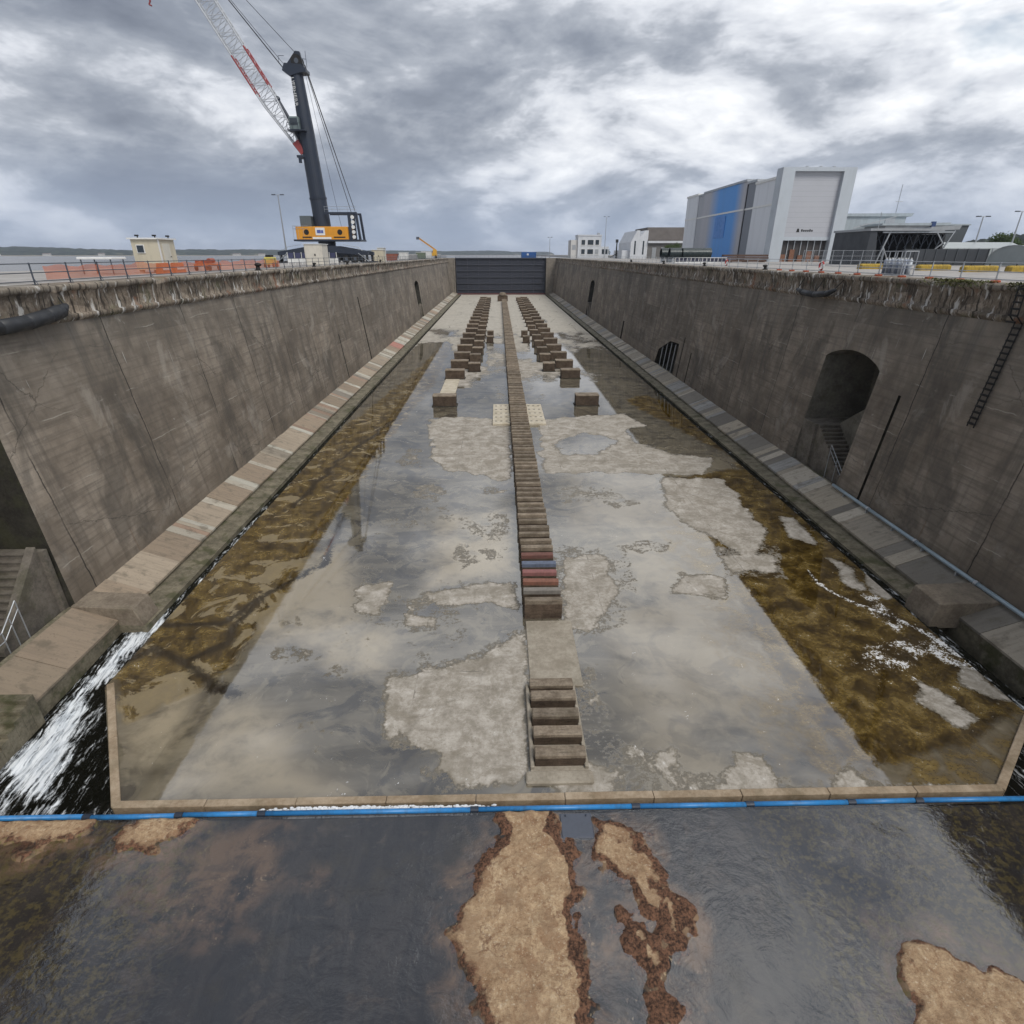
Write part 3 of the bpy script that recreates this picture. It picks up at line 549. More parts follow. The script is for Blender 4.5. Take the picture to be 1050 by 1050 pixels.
# ------------------------------------------------------------------ the sill in front (bed with mud banks under a film of water)
ZS = .60
def build_sill():
    xs = np.arange(-24, 29.01, .11); ys = np.concatenate([np.arange(-5, 5, .3), np.arange(5, 13.2, .085), [13.22]]); X, Y = np.meshgrid(xs, ys)
    wx = X+(fbm(X*1.6, Y*1.6)-.5)*1.1; wy = Y+(fbm(X*1.6+30, Y*1.6)-.5)*1.1
    d = np.full(X.shape, -9.)
    for p in MUD: d = np.maximum(d, sd_poly(wx, wy, p))
    n = fbm(X*2.1, Y*2.1, 5); n2 = fbm(X*7+3, Y*7, 4)
    d = d+.12; mud = sstep(-.14, .06, d+(n2-.5)*.55)
    z = .46+(n-.5)*.08
    z = z+.23*sstep(-.40, .22, d+(n-.5)*.3)+(n2-.5)*.07*mud+.05*(n-.5)*mud
    for k in range(60):   # loose lumps round the banks
        pass
    sub = np.full(X.shape, -9.)
    for p in SUBM: sub = np.maximum(sub, sd_poly(wx, wy, p))
    sub = np.maximum(.8*sstep(-.5, .5, sub), .95*sstep(-1.1, -.05, d+(n-.5)*1.2))
    rim = 1-np.clip((d-.05)/np.where(wx < .6, .62, .45), 0, 1)
    rim = rim*(.62+.9*sstep(-1, .3, wx-.9*0)*(wx > -9)*(wx < 8))
    side = np.where((wx > 3) & (wx < 6), .12+.9*rim+.5*(n2-.45), rim+.35*(n2-.5)*(d < 1)); rim = np.clip(side*np.where((wx > 3) & (wx < 6) & (wy > 10.6), .55, 1), 0, 1)
    z[-1, :] = np.minimum(z[-1, :], .50)
    struct(grid('sill', X, Y, z, M_SILL, {'m1': np.stack([mud, sub, rim, n], -1)}, True, -2.5))
    xs = np.arange(-24, 29.01, .5); ys = np.linspace(-5, 13.2, 50); X, Y = np.meshgrid(xs, ys)
    struct(grid('sill_water', X, Y, np.full(X.shape, ZS), M_SILLW))
build_sill()

# ------------------------------------------------------------------ dock walls
def cut(o, cutters):
    for c in cutters:
        b = o.modifiers.new('cut', 'BOOLEAN'); b.operation = 'DIFFERENCE'; b.solver = 'EXACT'; b.object = c
    bpy.context.view_layer.update()
    dg = bpy.context.evaluated_depsgraph_get(); me = bpy.data.meshes.new_from_object(o.evaluated_get(dg))
    o.modifiers.clear(); o.data = me
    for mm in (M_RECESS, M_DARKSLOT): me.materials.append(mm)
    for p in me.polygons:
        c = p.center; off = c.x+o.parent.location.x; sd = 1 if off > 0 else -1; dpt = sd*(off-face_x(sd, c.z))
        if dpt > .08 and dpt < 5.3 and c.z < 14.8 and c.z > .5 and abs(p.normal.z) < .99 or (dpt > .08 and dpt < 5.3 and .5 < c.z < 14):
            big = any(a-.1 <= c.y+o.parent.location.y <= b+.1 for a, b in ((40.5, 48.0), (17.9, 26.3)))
            p.material_index = 1 if (big and sd > 0) else 2  # faces behind the wall plane get the darker colours as painted shade
    for c in cutters: bpy.data.objects.remove(c)
def arch_poly(y0, y1, z0, zs, zc, n=14, tilt=0):
    p = [(y0, z0), (y1, z0)]; y1 = y1+tilt
    for i in range(n+1):
        t = i/n; y = y1+(y0-y1)*t; p.append((y, zs+(zc-zs)*math.sin(math.pi*t)**.75))
    return p
def face_x(side, z):       # battered face
    return (-22.4-(z-1.2)*.131) if side < 0 else (26.5+(z-1.2)*.118)

def build_wall(side, label):
    root = thing('dock_wall', label, 'dock wall', (face_x(side, 0), YG/2, 0))
    back = side*36 if side < 0 else 40
    m = MB(); m.prism([(face_x(side, -2.5), -2.5), (back, -2.5), (back, 14.9), (face_x(side, 14.9), 14.9)], -6, YG-.01)
    w = m.build('wall_face', M_WALL, root)
    cs = []
    def cutter(poly, depth):
        c = MB(); xf = face_x(side, 0)-side*2.5; xb = face_x(side, 6)+side*depth
        c.prism(poly, min(xf, xb), max(xf, xb), 'x'); cs.append(c.build('cutter', None, root))
    if side > 0:
        arches = [(40.6, 47.9), (173.0, 180.5)]
        cutter([(37.55, .9), (37.82, .9), (37.82, 9.2), (37.55, 9.2)], .7)
        cutter([(86.5, .9), (97.5, .9), (96.5, 3.6), (91, 5.6), (86.5, 5.8)], 1.6)
        cutter([(80.2, 1), (80.55, 1), (80.55, 5.4), (80.2, 5.4)], .5); cutter([(84.3, 1), (84.6, 1), (84.6, 7.0), (84.3, 7.0)], .5)
        cutter([(126, 1), (127.2, 1), (127.2, 5), (126, 5)], .8); cutter([(283, .9), (284.2, .9), (284.2, 13), (283, 13)], 1)
    else:
        arches = [(18.0, 25.25), (170.0, 177.5)]
        cutter([(101.0, .9), (101.7, .9), (101.7, 11.5), (101.0, 11.5)], .8); cutter([(84.9, .9), (85.2, .9), (85.2, 7.5), (84.9, 7.5)], .5)
        cutter([(283, .9), (284.2, .9), (284.2, 13), (283, 13)], 1)
    for a in arches: cutter(arch_poly(a[0], a[1], 1.0, 10.3, 11.2, 14, .75 if side < 0 else 0), 5.0)
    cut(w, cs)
    # stairs in the arches
    if side > 0:
        pb = MB()
        for y in (88.5, 90.6, 92.8, 95.0): pb.tube((face_x(1, .9)+.25, y, .9), (face_x(1, 5.0)+.25, y, 5.4), .10, 6)
        pb.build('culvert_bar', M_GALV, root)
    for k, (y0, y1) in enumerate(arches):
        st = MB(); xf = face_x(side, 1.2)+side*.35
        ins = .25 if side > 0 else .75                                        # how far the flight stands back from the face
        xa = xf+side*ins; xb = xa+side*1.7; xe = face_x(side, 6)+side*5.05
        n = 15; yb = y0+.15; yt = y1-2.0; z0, z1 = 1.2, 4.9
        if side < 0: n = 13; yb = y0+3.5; yt = y1-.25; z0, z1 = 1.0, 4.6
        for i in range(n):
            z = z0+(z1-z0)*(i+1)/n; ya = yb+(yt-yb)*i/n; st.box((min(xa, xb), ya, .9), (max(xa, xb), yb+(yt-yb)*(i+1)/n-.003, z))
            st.box((min(xa, xb)+.004, ya-.05, z-.07), (max(xa, xb)-.004, ya, z-.002))
        xl = xf+side*.02
        st.box((min(xl, xe), yt, .9), (max(xl, xe), y1+.02, z1+.002))                                          # landing
        st2 = MB(); xq = xb+side*.03
        (st2.prism([(y0, .9), (y0, 1.0), (y0+3.2, 1.0), (y0+3.2, .9)], min(xb, xe), max(xb, xe), 'x') if side < 0 else st2.prism([(yt-.004, .9), (yt-.004, z1-.02), (y0-.02, 8.6), (y0-.02, .9)], min(xq, xe), max(xq, xe), 'x'))   # solid under the return flight
        if side < 0: st.prism([(yb-.1, .9), (yb-.1, 1.25), (yt, z1+.25), (yt, .9)], min(xf+side*.3, xa-side*.003), max(xf+side*.3, xa-side*.003), 'x')
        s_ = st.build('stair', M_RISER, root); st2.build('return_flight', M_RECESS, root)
        if k == 0:
            h = MB(); xr = xf+side*.12
            zr = lambda y: z0+1.0+(z1-z0)*(y-yb)/(yt-yb)
            ya, yc = (yb-1.2, yb+2.4) if side > 0 else (yb-1.6, yb+1.2)
            h.path([(xr, ya, 2.2), (xr, yb, 2.25), (xr, yc, zr(yc))], .03, 6); h.path([(xr, ya, 1.75), (xr, yb, 1.8), (xr, yc, zr(yc)-.45)], .025, 6)
            for y in (ya, yb, (yb+yc)/2, yc): h.tube((xr, y, 1.0), (xr, y, 2.2 if y <= yb else zr(y)), .03, 6)
            h.build('handrail', M_GALV, s_)
    # footing: battered bench with stone lining, flat toe
    f = MB(); s = side
    xw = face_x(side, 1.25)+s*.4; x1 = -20.3 if s < 0 else 24.5; x2 = -18.9 if s < 0 else 23.3
    def toe(y0, y1):
        f.prism([(xw, -2.4), (xw, 1.16), (x1, .32), (x1, .12), (x2, 0.02), (x2, -2.4)], y0, y1)
    toe(25.0, YG-.02)
    f.prism([(xw, -2.4), (xw, 1.16), (x1, .32), (x1-s*0, -2.4)], 6.0, 24.99)
    f.build('footing', M_ALGAE, root)
    l = MB(); y = 18.95 if s < 0 else 8.0; rr = random.Random(5+s)
    pal = [(.36,.31,.24),(.27,.235,.185),(.42,.38,.31),(.31,.22,.16),(.22,.195,.16),(.47,.44,.37),(.50,.475,.40)] if s < 0 else [(.36,.315,.25),(.28,.25,.205),(.45,.40,.325),(.21,.19,.16),(.40,.345,.265),(.33,.32,.30)]
    warm = [(.30,.235,.17),(.27,.215,.155),(.34,.28,.21)]
    while y < YG-2:
        big = rr.random() < (.45 if y < 45 else .2)
        L = rr.uniform(2.0, 4.2) if big else rr.uniform(.35, 1.1)
        if y > 120: L = rr.uniform(1, 2.5)
        base = rr.choice(warm) if (s < 0 and big) else rr.choice(pal); k = rr.uniform(.85, 1.12)
        if s < 0 and 118 < y < 123: base = (.40,.19,.15)
        l.cur = tuple(c*k for c in base)
        e = rr.uniform(-.03, .03); t = .085+rr.uniform(-.02, .03)
        xo = face_x(s, 1.25)+s*.02; xi = x1-s*(.02+rr.uniform(0, .07)); zo = 1.17; zi = .34
        vs = []
        for (xx, zz) in ((xo, zo), (xi, zi)):
            for yy in (y+.012, y+L-.012):
                vs.append((xx, yy, zz-.05)); vs.append((xx, yy, zz+t+e*(1 if yy > y+.5 else -1)*.5))
        l.add(vs, [(0,1,3,2),(4,6,7,5),(1,5,7,3),(0,2,6,4),(0,4,5,1),(2,3,7,6)])
        y += L
    l.build('stone_lining', M_SLAB, root, colors=True)
    b = MB()
    if s < 0: b.prism([(-22.5, -.6), (-22.5, 1.32), (-19.35, 1.12), (-19.05, .1), (-19.05, -.6)], 25.02, 26.5)
    else: b.prism([(26.4, -.3), (26.4, 1.35), (23.1, 1.25), (22.9, .1), (22.9, -.3)], 24.3, 26.3)
    b.build('toe_block', M_TOE, root, bevel=.04)
    if s < 0:
        q = MB()
        for i in range(6):
            y1_ = 18.92-i*.42; q.box((-22.35, y1_-.41, -1.3), (-20.0, y1_, .98-i*.2))
        q.build('toe_step', M_ALGAE, root)
    # coping: irregular old masonry, overhanging
    ys = np.concatenate([np.arange(-6, 20, 1.), np.arange(20, 90, .22), np.arange(90, YG, .8), [YG]])
    prof = [(.02, 14.55), (.20, 14.72), (.22, 14.93), (.06, 14.97), (.08, 15.3), (.07, 15.7), (.09, 16.1), (.12, 16.14), (.24, 16.2), (.28, 16.42), (.20, 16.515), (-.3, 16.52), (-1.5, 16.525)]
    U = np.arange(len(prof)); xs = np.array([p[0] for p in prof]); zs = np.array([p[1] for p in prof])
    Yg = np.repeat(ys[:, None], len(prof), 1); Xo = np.repeat(xs[None], len(ys), 0); Zo = np.repeat(zs[None], len(ys), 0)
    w_ = np.clip(1-np.abs(U-6)/7., .1, 1)[None]
    nn = fbm(Yg*1.7, Zo*1.9+5*s, 4)-.5; big = fbm(Yg*.35, Zo*.8+3*s, 3)-.5
    Xo = Xo+(nn*.36+big*.24)*w_; Zo = Zo+(fbm(Yg*.9, Zo*0+7, 3)-.5)*.10*w_
    chip = (vnoise(Yg*.6, Yg*0+2+s) > .78)*(U[None] >= 8)*(U[None] <= 10); Xo = Xo-.14*chip; Zo = Zo-.06*chip
    xface = np.array([face_x(s, 14.9)]*len(prof)); X = xface[None]-s*Xo
    o = grid('coping', X if s > 0 else X, Yg, Zo, M_RUB, None, True)
    o.parent = root; o.location = -root.location
    return root

M_GALV = paint('galvanised_steel', (.42, .44, .46), .45, .6, .2)
W_L = build_wall(-1, 'long left dock wall of brown stained concrete below the quay with the crane')
W_R = build_wall(1, 'long right dock wall of brown concrete with an arched stair recess near the hanging ladder')

# ------------------------------------------------------------------ quays, land and sea
m = MB(); m.box((-46, -60, 14.6), (-25.4, 306, ZQ)); m.box((-48, -60, 8), (-46, 306, ZQ)); struct(m.build('quay', M_QUAY))
m = MB(); m.box((29.3, -60, 14.6), (900, 306, ZQ)); m.box((150, 306.01, 8), (3000, 2600, ZQ-.006)); struct(m.build('quay', M_QUAY))
m = MB(); z = 12.3
m.add([(-9000,-400,z),(-48.0,-400,z),(-48.0,306,z),(-9000,306,z)], [(0,1,2,3)]); m.add([(-9000,306,z),(150.,306,z),(150.,14000,z),(-9000,14000,z)], [(0,1,2,3)])
m.add([(150.,2600,z),(9000,2600,z),(9000,14000,z),(150.,14000,z)], [(0,1,2,3)])
struct(m.build('sea', M_SEA))
# paved strip seam, rails for travelling gear
m = MB()
for x in (-27.2, 31.6): m.box((x-.05, 10, ZQ), (x+.05, 299, ZQ+.012))
struct(m.build('crane_rail', paint('worn_rail_steel', (.18, .17, .165), .4, .8)))

def m_hill():
    g = G('far_shore'); P = g.pos(); s = g._sep(P); n = g.noise(P, .008, 5, .65); n2 = g.noise(g.vec('MULTIPLY', P, (1, 1, 4)), .03, 4, .6)
    c = g.mix(g.step(n2, .4, .65), (.018, .026, .020), (.04, .05, .034)); c = g.mix(g.mul(g.step(n, .55, .68), g.math('SUBTRACT', 1, g.step(s[2], 17, 26))), c, (.25, .22, .15))
    c = g.mix(g.math('SUBTRACT', 1, g.step(s[2], 13.5, 15.5)), c, (.30, .26, .19))
    return g.done(g.pbr(c, .95, 0, .1))
M_HILL = m_hill()
def ridge(pts, depth, h0, seed, name='hills'):
    """wooded shore: a long low hill with a crown-like uneven skyline, real depth"""
    pts = [Vector(p) for p in pts]; n = 260; rows = []
    for i in range(n+1):
        t = i/n*(len(pts)-1); k = min(int(t), len(pts)-2); p = pts[k].lerp(pts[k+1], t-k); rows.append(p)
    d = (pts[-1]-pts[0]); d.z = 0; nv = Vector((-d.y, d.x, 0)).normalized()
    if nv.y < 0: nv = -nv
    prof = [(0, 0), (.03, .06), (.07, .12), (.09, .55), (.16, .8), (.3, .95), (.5, 1), (.75, .8), (1, 0)]
    X = np.zeros((len(prof), n+1)); Y = X.copy(); Z = X.copy(); rg = np.random.default_rng(seed)
    for i, p in enumerate(rows):
        hh = p.z*(.75+.5*float(fbm(np.array([i*.045+seed]), np.array([3.3]), 3)[0]))
        for j, (u, v) in enumerate(prof):
            q = p+nv*(depth*u); X[j, i] = q.x; Y[j, i] = q.y; Z[j, i] = 12.2+hh*v+(rg.random()*.22*hh if .1 < u < .9 else 0)
    struct(grid(name, X, Y, Z, M_HILL, None, False))
ridge([(-3400, 1500, 34), (-2300, 2500, 32), (-1300, 3100, 26), (-500, 3800, 24), (150, 4600, 26), (500, 5200, 24)], 500, 1, 4)
ridge([(180, 900, 14), (420, 800, 16), (700, 700, 26), (900, 500, 30)], 160, 1, 9)
# ------------------------------------------------------------------ dock gate at the far end
M_PIER = m_conc('pier_concrete', (.17, .15, .125), (.25, .22, .185), .1)
M_GATE = paint('gate_navy', (.030, .034, .050), .55, .1, .35, .6); M_GATE2 = paint('gate_rib', (.055, .06, .078), .5, .1, .3, .6)
t = thing('dock_gate', 'dark navy steel dock gate with horizontal ribs closing the far end', 'dock gate', (1, 298, 0))
m = MB(); m.box((-20.7, 298, .02), (22.9, 304, 16.2)); m.build('gate_panel', M_GATE, t)
m = MB()
for z in (2.2, 5.0, 7.8, 10.6, 13.3): m.box((-20.6, 297.55, z), (22.8, 297.998, z+.35))
for i in range(9): x = -20.6+i*5.4; m.box((x, 297.7, .1), (x+.2, 297.997, 16.1))
m.build('gate_rib', M_GATE2, t)
m = MB(); m.box((-20.9, 297.2, 16.203), (23.1, 304.4, 16.6)); m.build('walkway', M_GATE2, t)
m = MB()
for i in range(23): x = -20.5+i*1.97; m.box((x-.04, 297.4, 16.6), (x+.04, 297.48, 17.65))
for z in (17.1, 17.62): m.box((-20.5, 297.41, z), (22.9, 297.47, z+.05))
m.build('guard_rail', M_GATE2, t)
m = MB(); m.box((-21.5, 296.6, .02), (23.6, 297.5, .7)); m.build('seal_beam', paint('rust_red_seal', (.10, .035, .035), .7, 0, .4), t)
for x0, x1, lab in ((-25.5, -20.95, 'left'), (23.1, 28.5, 'right')):
    m = MB(); m.cham((x0, 295.5, -1), (x1, 305.5, 16.48), .08); m.box((x0 if x0 > 0 else x1-.5, 295.2, 0), (x0+.5 if x0 > 0 else x1, 295.49, 16.3))
    o = m.build('gate_pier', M_PIER); recenter(o); tag(o, 'pale concrete pier at the %s end of the navy dock gate' % lab, 'pier')
t = thing('shipping_container', 'blue shipping container on the quay just beyond the dock gate', 'container', (15.2, 309, 16.5))
m = MB(); m.box((11.4, 307.8, 14), (19, 310.2, 16.55)); m.build('stand', M_PLINTH, t)
MBLUE = paint('container_blue', (.03, .12, .36), .5, .1, .3)
m = MB(); m.box((11.5, 307.9, 16.56), (18.9, 310.1, 19.1))
for i in range(24): x = 11.6+i*.305; m.box((x, 307.82, 16.75), (x+.15, 307.898, 18.95))
m.build('body', MBLUE, t)
MCB = paint('container_post', (.02, .07, .2), .5)
for x in (11.45, 18.8): m = MB(); m.box((x, 307.8, 16.552), (x+.16, 307.897, 19.12)); m.build('corner_post', MCB, t)
m = MB(); m.box((14.2, 307.75, 17.6), (15.2, 307.815, 18.5)); m.build('data_panel', paint('panel_white', (.6, .62, .65), .5), t)

# ------------------------------------------------------------------ keel blocks
KX = 2.25
M_CAPC = {'rust': paint('faded_red_cap', (.17, .075, .058), .8, 0, .45, 2), 'pink': paint('faded_pink_cap', (.27, .115, .105), .8, 0, .4, 2), 'blue': paint('faded_blue_cap', (.13, .155, .215), .8, 0, .45, 2), 'coral': paint('faded_coral_cap', (.24, .105, .07), .8, 0, .45, 2), 'grey': paint('grey_cap', (.22, .2, .175), .85, 0, .4, 2)}
def keel_proto(name, w, d, h, hc, label, group, capm, loc, over=.0):
    t = thing(name, label, 'keel block', loc, group)
    m = MB(); m.cham((-w/2, -d/2, 0), (w/2, d/2, h), .025)
    for sx in (-.27, .24): m.box((w*sx-.02, -d/2-.012, h*.12), (w*sx+.02, -d/2-.001, h*.92))
    m.build('body', M_WOOD, t, local=True)
    m = MB(); m.cham((-w/2-over, -d/2-over, h+.002), (w/2+over, d/2+over, h+hc), .03); m.build('cap', capm, t, local=True)
    return t
GK = 'keel blocks in the long centre row'
kb = keel_proto('keel_block', 2.04, .36, .92, .26, 'weathered brown keel block in the long centre row behind the coloured capped blocks', GK, M_CAP, (KX, 32, 0))
first = ['front block of the long centre keel row, with its whole brown face showing', 'grey capped keel block second in the long row, just behind the front one',
         'coral red capped keel block third in the long centre row', 'bright pink capped keel block between the coral and the blue capped ones',
         'faded blue capped keel block in the long centre row', 'dull rust red capped keel block just behind the blue capped one']
caps = [None, 'grey', 'coral', 'pink', 'blue', 'rust']
n = 0
for i in range(226):
    y = 25.42+i*.995+random.uniform(-.03, .03)
    if i == 0: o = kb; o.location = (KX, y, 0); o['label'] = first[0]; continue
    o = dup(kb, (KX+random.uniform(-.025, .025), y, random.uniform(-.02, .015)))
    o.rotation_euler = (random.uniform(-.012, .012), random.uniform(-.012, .012), random.uniform(-.016, .016)); o.scale = (random.uniform(.97, 1.02), random.uniform(.9, 1.12), random.uniform(.96, 1.03))
    if i < 6:
        o['label'] = first[i]
        for c in o.children:
            if c.name.startswith('cap'):
                c.data = c.data.copy(); c.data.materials[0] = M_CAPC[caps[i]]
    else: o['label'] = 'weathered brown keel block in the long centre row behind the coloured capped blocks'
GN = 'five keel blocks on the near plinth'
nb = keel_proto('keel_block', 1.95, .50, .40, .16, '', GN, M_CAP, (2.2, 15.7, .1))
nl = ['nearest of the five brown keel blocks on the low plinth', 'second nearest of the five keel blocks on the low plinth', 'middle one of the five keel blocks on the low plinth', 'fourth of the five keel blocks on the low plinth, counted from the front', 'rearmost of the five keel blocks on the low plinth, the lowest one']
for i, y in enumerate((15.75, 16.78, 17.76, 18.8, 19.75)):
    o = nb if i == 0 else dup(nb, (0, 0, 0))
    o.location = (2.2, y, .1 if i < 4 else -.06); o['label'] = nl[i]; o.rotation_euler.z = random.uniform(-.01, .01)
for x, lab in ((1.05, 'left'), (3.13, 'right')):
    m = MB(); m.cham((x, 15.35, .102), (x+.15, 19.9, .26), .03); o = m.build('kerb_beam', M_PLINTH); recenter(o); tag(o, 'thin concrete beam along the %s side of the five near keel blocks' % lab, 'beam')

# pads beside the keel row
for x0, lab in ((-.86, 'left'), (3.3, 'right')):
    t = thing('concrete_pad', 'beige dotted concrete pad on the %s of the long keel row' % lab, 'pad', (x0+1, 67.5, 0))
    m = MB(); m.cham((x0, 63.2, 0), (x0+2.05, 72.4, .26), .05); m.build('slab', M_PAD, t)
    m = MB()
    for i in range(3):
        for j in range(5): m.tube((x0+.4+i*.62, 64.2+j*1.8, .262), (x0+.4+i*.62, 64.2+j*1.8, .275), .16, 8)
    m.build('socket', M_RISER, t)

# bilge blocks in two rows each side of the keel
def bilge_proto(w, d, h, label, group):
    t = thing('bilge_block', label, 'bilge block', (0, 0, 0), group)
    m = MB(); m.cham((-w/2, -d/2, .08), (w/2, d/2, h-.14), .03)
    for k in (-.22, .18): m.box((w*k-.02, -d/2-.012, .2), (w*k+.02, -d/2-.001, h-.2))
    m.build('body', M_WOOD, t, local=True)
    m = MB(); m.cham((-w/2-.03, -d/2-.03, h-.138), (w/2+.03, d/2+.03, h), .03); m.build('cap', M_CAP, t, local=True)
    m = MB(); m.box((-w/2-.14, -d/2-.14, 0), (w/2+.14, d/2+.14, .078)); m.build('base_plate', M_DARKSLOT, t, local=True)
    return t
outY = [72.9, 90.6, 99.2]+[108+i*9.4 for i in range(17)]
inY = [96.6, 105.8]+[114+i*9.4 for i in range(16)]
for side, xo, xi, nm in ((-1, -7.05, -4.3, 'left'), (1, 11.35, 8.4, 'right')):
    go = 'outer bilge blocks on the %s of the keel row' % nm; gi = 'inner bilge blocks on the %s of the keel row' % nm
    po = bilge_proto(3.0, 1.5, 1.45, '', go); pi_ = bilge_proto(1.95, 1.5, 1.45, '', gi)
    for i, y in enumerate(outY):
        o = po if i == 0 else dup(po, (0, 0, 0))
        o.location = (xo+(.1 if i else -.05)*side*-1+random.uniform(-.12, .12)+.004*side*(y-90)*-.6, y, 0); o.rotation_euler.z = random.uniform(-.02, .02)
        o['label'] = ('wide brown bilge block standing alone nearest to the camera on the %s' % nm if i == 0 else
                      'front one of the continuous %s outer bilge row, behind the lone block' % nm if i == 1 else
                      'wide brown bilge block further back in the %s outer row' % nm)
    for i, y in enumerate(inY):
        o = pi_ if i == 0 else dup(pi_, (0, 0, 0))
        o.location = (xi+random.uniform(-.1, .1), y, 0); o['label'] = ('front one of the narrower inner bilge row on the %s' % nm if i == 0 else 'narrow brown bilge block further back in the %s inner row' % nm)
    ps = bilge_proto(1.5, 1.3, 1.55, '', 'small support blocks beside the keel row')
    xs_ = -2.05 if side < 0 else 6.05
    for i, y in enumerate((130, 139.5)):
        o = ps if i == 0 else dup(ps, (0, 0, 0))
        o.location = (xs_, y, 0); o['label'] = '%s of the two small support blocks between the keel row and the %s inner row' % (('nearer', 'farther')[i], nm)
m = MB(); m.cham((-8.5, 79.6, 0), (-6.3, 89.4, .14), .04); o = m.build('loose_slab', M_PAD); recenter(o); tag(o, 'pale slab lying flat between the first two left bilge blocks', 'slab')
t = thing('dolphin_block', 'round topped brown block at the far end of the keel row', 'block', (1.65, 254, 0))
m = MB(); m.cham((-.5, 252.8, 0), (3.8, 255.6, 2.2), .1); m.build('body', M_WOOD, t)
m = MB(); m.tube((1.65, 254.2, 2.2), (1.65, 254.2, 2.9), 1.75, 16, 1.5); m.ball((1.65, 254.2, 2.9), 1.5, 14, 6, (1, 1, .45)); m.build('dome', M_CAP, t, smooth=True)

# ------------------------------------------------------------------ pipes, ladder, fenders
t = thing('blue_pipe', 'bright blue water pipe laid across the dock along the sill edge', 'pipe', (0, 13.36, .5))
MBP = paint('pipe_blue', (.035, .22, .52), .4, 0, .5, 2.2); rr = random.Random(2)
xs_ = [-24, -14.2, -11.1, -8.3, -1.0, 4.6, 8.6, 12.2, 14.6, 18.6]
for a, b in zip(xs_[:-1], xs_[1:]):
    m = MB(); m.tube((a+.1, 13.37+rr.uniform(-.02, .02), .54), (b-.1, 13.37+rr.uniform(-.02, .02), .54), .085, 12); m.build('pipe_length', MBP, t, smooth=True)
MCP = paint('coupling_dark', (.02, .03, .05), .5)
for x in xs_[1:-1]: m = MB(); m.tube((x-.14, 13.37, .54), (x+.14, 13.37, .54), .105, 12); m.build('coupling', MCP, t)
m = MB(); rgx = np.linspace(-8.4, -.2, 70)
for k in range(1100):
    x = rr.triangular(-8.6, -.2, -5.5); m.ball((x, 13.5+rr.uniform(-.07, .12), .40+rr.uniform(0, .10)), rr.uniform(.02, .05), 6, 4, (1.9, 1, .7))
o = m.build('foam_ridge', m_conc('foam_white', (.66, .68, .70), (.82, .83, .84)), None, smooth=True); struct(o, 'stuff'); tag(o, 'white foam piled along the blue pipe where water spills over', 'foam')

t = thing('pool_stand_in', 'flat grey plate standing in for the still pool beside the central mud bank', 'plate', (2.45, 12.75, .6)); m = MB(); m.cham((1.9, 12.2, .50), (3.0, 13.12, .625), .04); m.build('plate', paint('pool_sheen', (.10, .11, .135), .12, .3, .2, 2, .8), t); m = MB()  # added glossy plate imitating the smooth reflection of a rectangular pool
for x in (2.1, 2.8): m.tube((x, 13.0, .625), (x, 13.0, .65), .03, 8)
m.build('bolt', MCP, t)
t = thing('wall_pipe', 'pale blue grey pipe along the foot of the right dock wall', 'pipe', (26.2, 24, 1.4)); m = MB(); MPP = paint('pipe_pale', (.33, .41, .46), .4, .2, .2)
for k in range(7):
    a = 6+k*5; m.tube((26.28, a, 1.46), (26.28, min(a+4.97, 40.6), 1.46), .12, 10)
m.build('pipe_run', MPP, t, smooth=True); m = MB()
for k in range(1, 7): m.tube((26.28, 6+k*5-.12, 1.46), (26.28, 6+k*5+.09, 1.46), .155, 10)
for k in range(12): m.box((26.2, 7+k*2.9, 1.1), (26.42, 7.12+k*2.9, 1.36))
m.build('pipe_clamp', M_GALV, t)

t = thing('hanging_ladder', 'dark hanging ladder on the upper right dock wall near the moss', 'ladder', (28.0, 31, 9)); MDK = paint('tarred_steel', (.018, .017, .016), .6, .3, .3)
m = MB()
for y in (30.82, 31.3): m.path([(face_x(1, 8.9)-.12, y, 8.9), (face_x(1, 14.6)-.12, y, 14.6), (27.55, y, 15.0), (27.5, y, 16.5), (28.4, y, 16.62)], .035, 6)
m.build('stile', MDK, t); m = MB()
for k in range(23):
    z = 9.1+k*.33; x = (face_x(1, z) if z < 14.7 else 27.63)-.12; m = MB(); m.box((x-.06, 30.80, z-.05), (x+.05, 31.32, z+.05)); m.build('rung', MDK, t)

M_RUBB = paint('fender_rubber', (.022, .024, .028), .55, 0, .35, 2)
def fender(pts, r, label, ropes):
    t = thing('rubber_fender', label, 'fender', pts[len(pts)//2])
    m = MB(); n = len(pts)
    for i in range(n-1):
        ra = r*(.55 if i == 0 else 1); rb = r*(.5 if i == n-2 else 1); m.tube(pts[i], pts[i+1], ra, 14, rb)
    m.ball(pts[0], r*.55, 10, 6); m.ball(pts[-1], r*.5, 10, 6)
    m.build('body', M_RUBB, t, smooth=True); m = MB()
    for p, q in ropes: m.tube(p, q, .035, 5)
    m.build('rope', MDK, t)
fender([(-23.75, 26.5, 15.0), (-23.7, 28.3, 14.85), (-23.65, 30, 14.9), (-23.7, 31.6, 15.05), (-23.78, 32.7, 15.2), (-23.85, 33.3, 15.4)], .36, 'long black rubber fender slung under the left coping', [((-23.8, 33.2, 15.4), (-24.6, 33.6, 16.55)), ((-23.7, 28.3, 15.1), (-24.5, 28.2, 16.55)), ((-23.9, 32.6, 15.4), (-24.5, 32.9, 16.55))])
fender([(27.45, 48.6, 15.35), (27.4, 49.6, 15.02), (27.4, 51.5, 14.85), (27.42, 53.5, 14.9), (27.5, 54.9, 15.1)], .25, 'black rubber fender slung under the right coping', [((27.45, 48.7, 15.4), (28.3, 48.4, 16.56)), ((27.5, 54.8, 15.2), (28.3, 55, 16.56)), ((27.4, 51.5, 15), (28.2, 51.5, 16.56))])

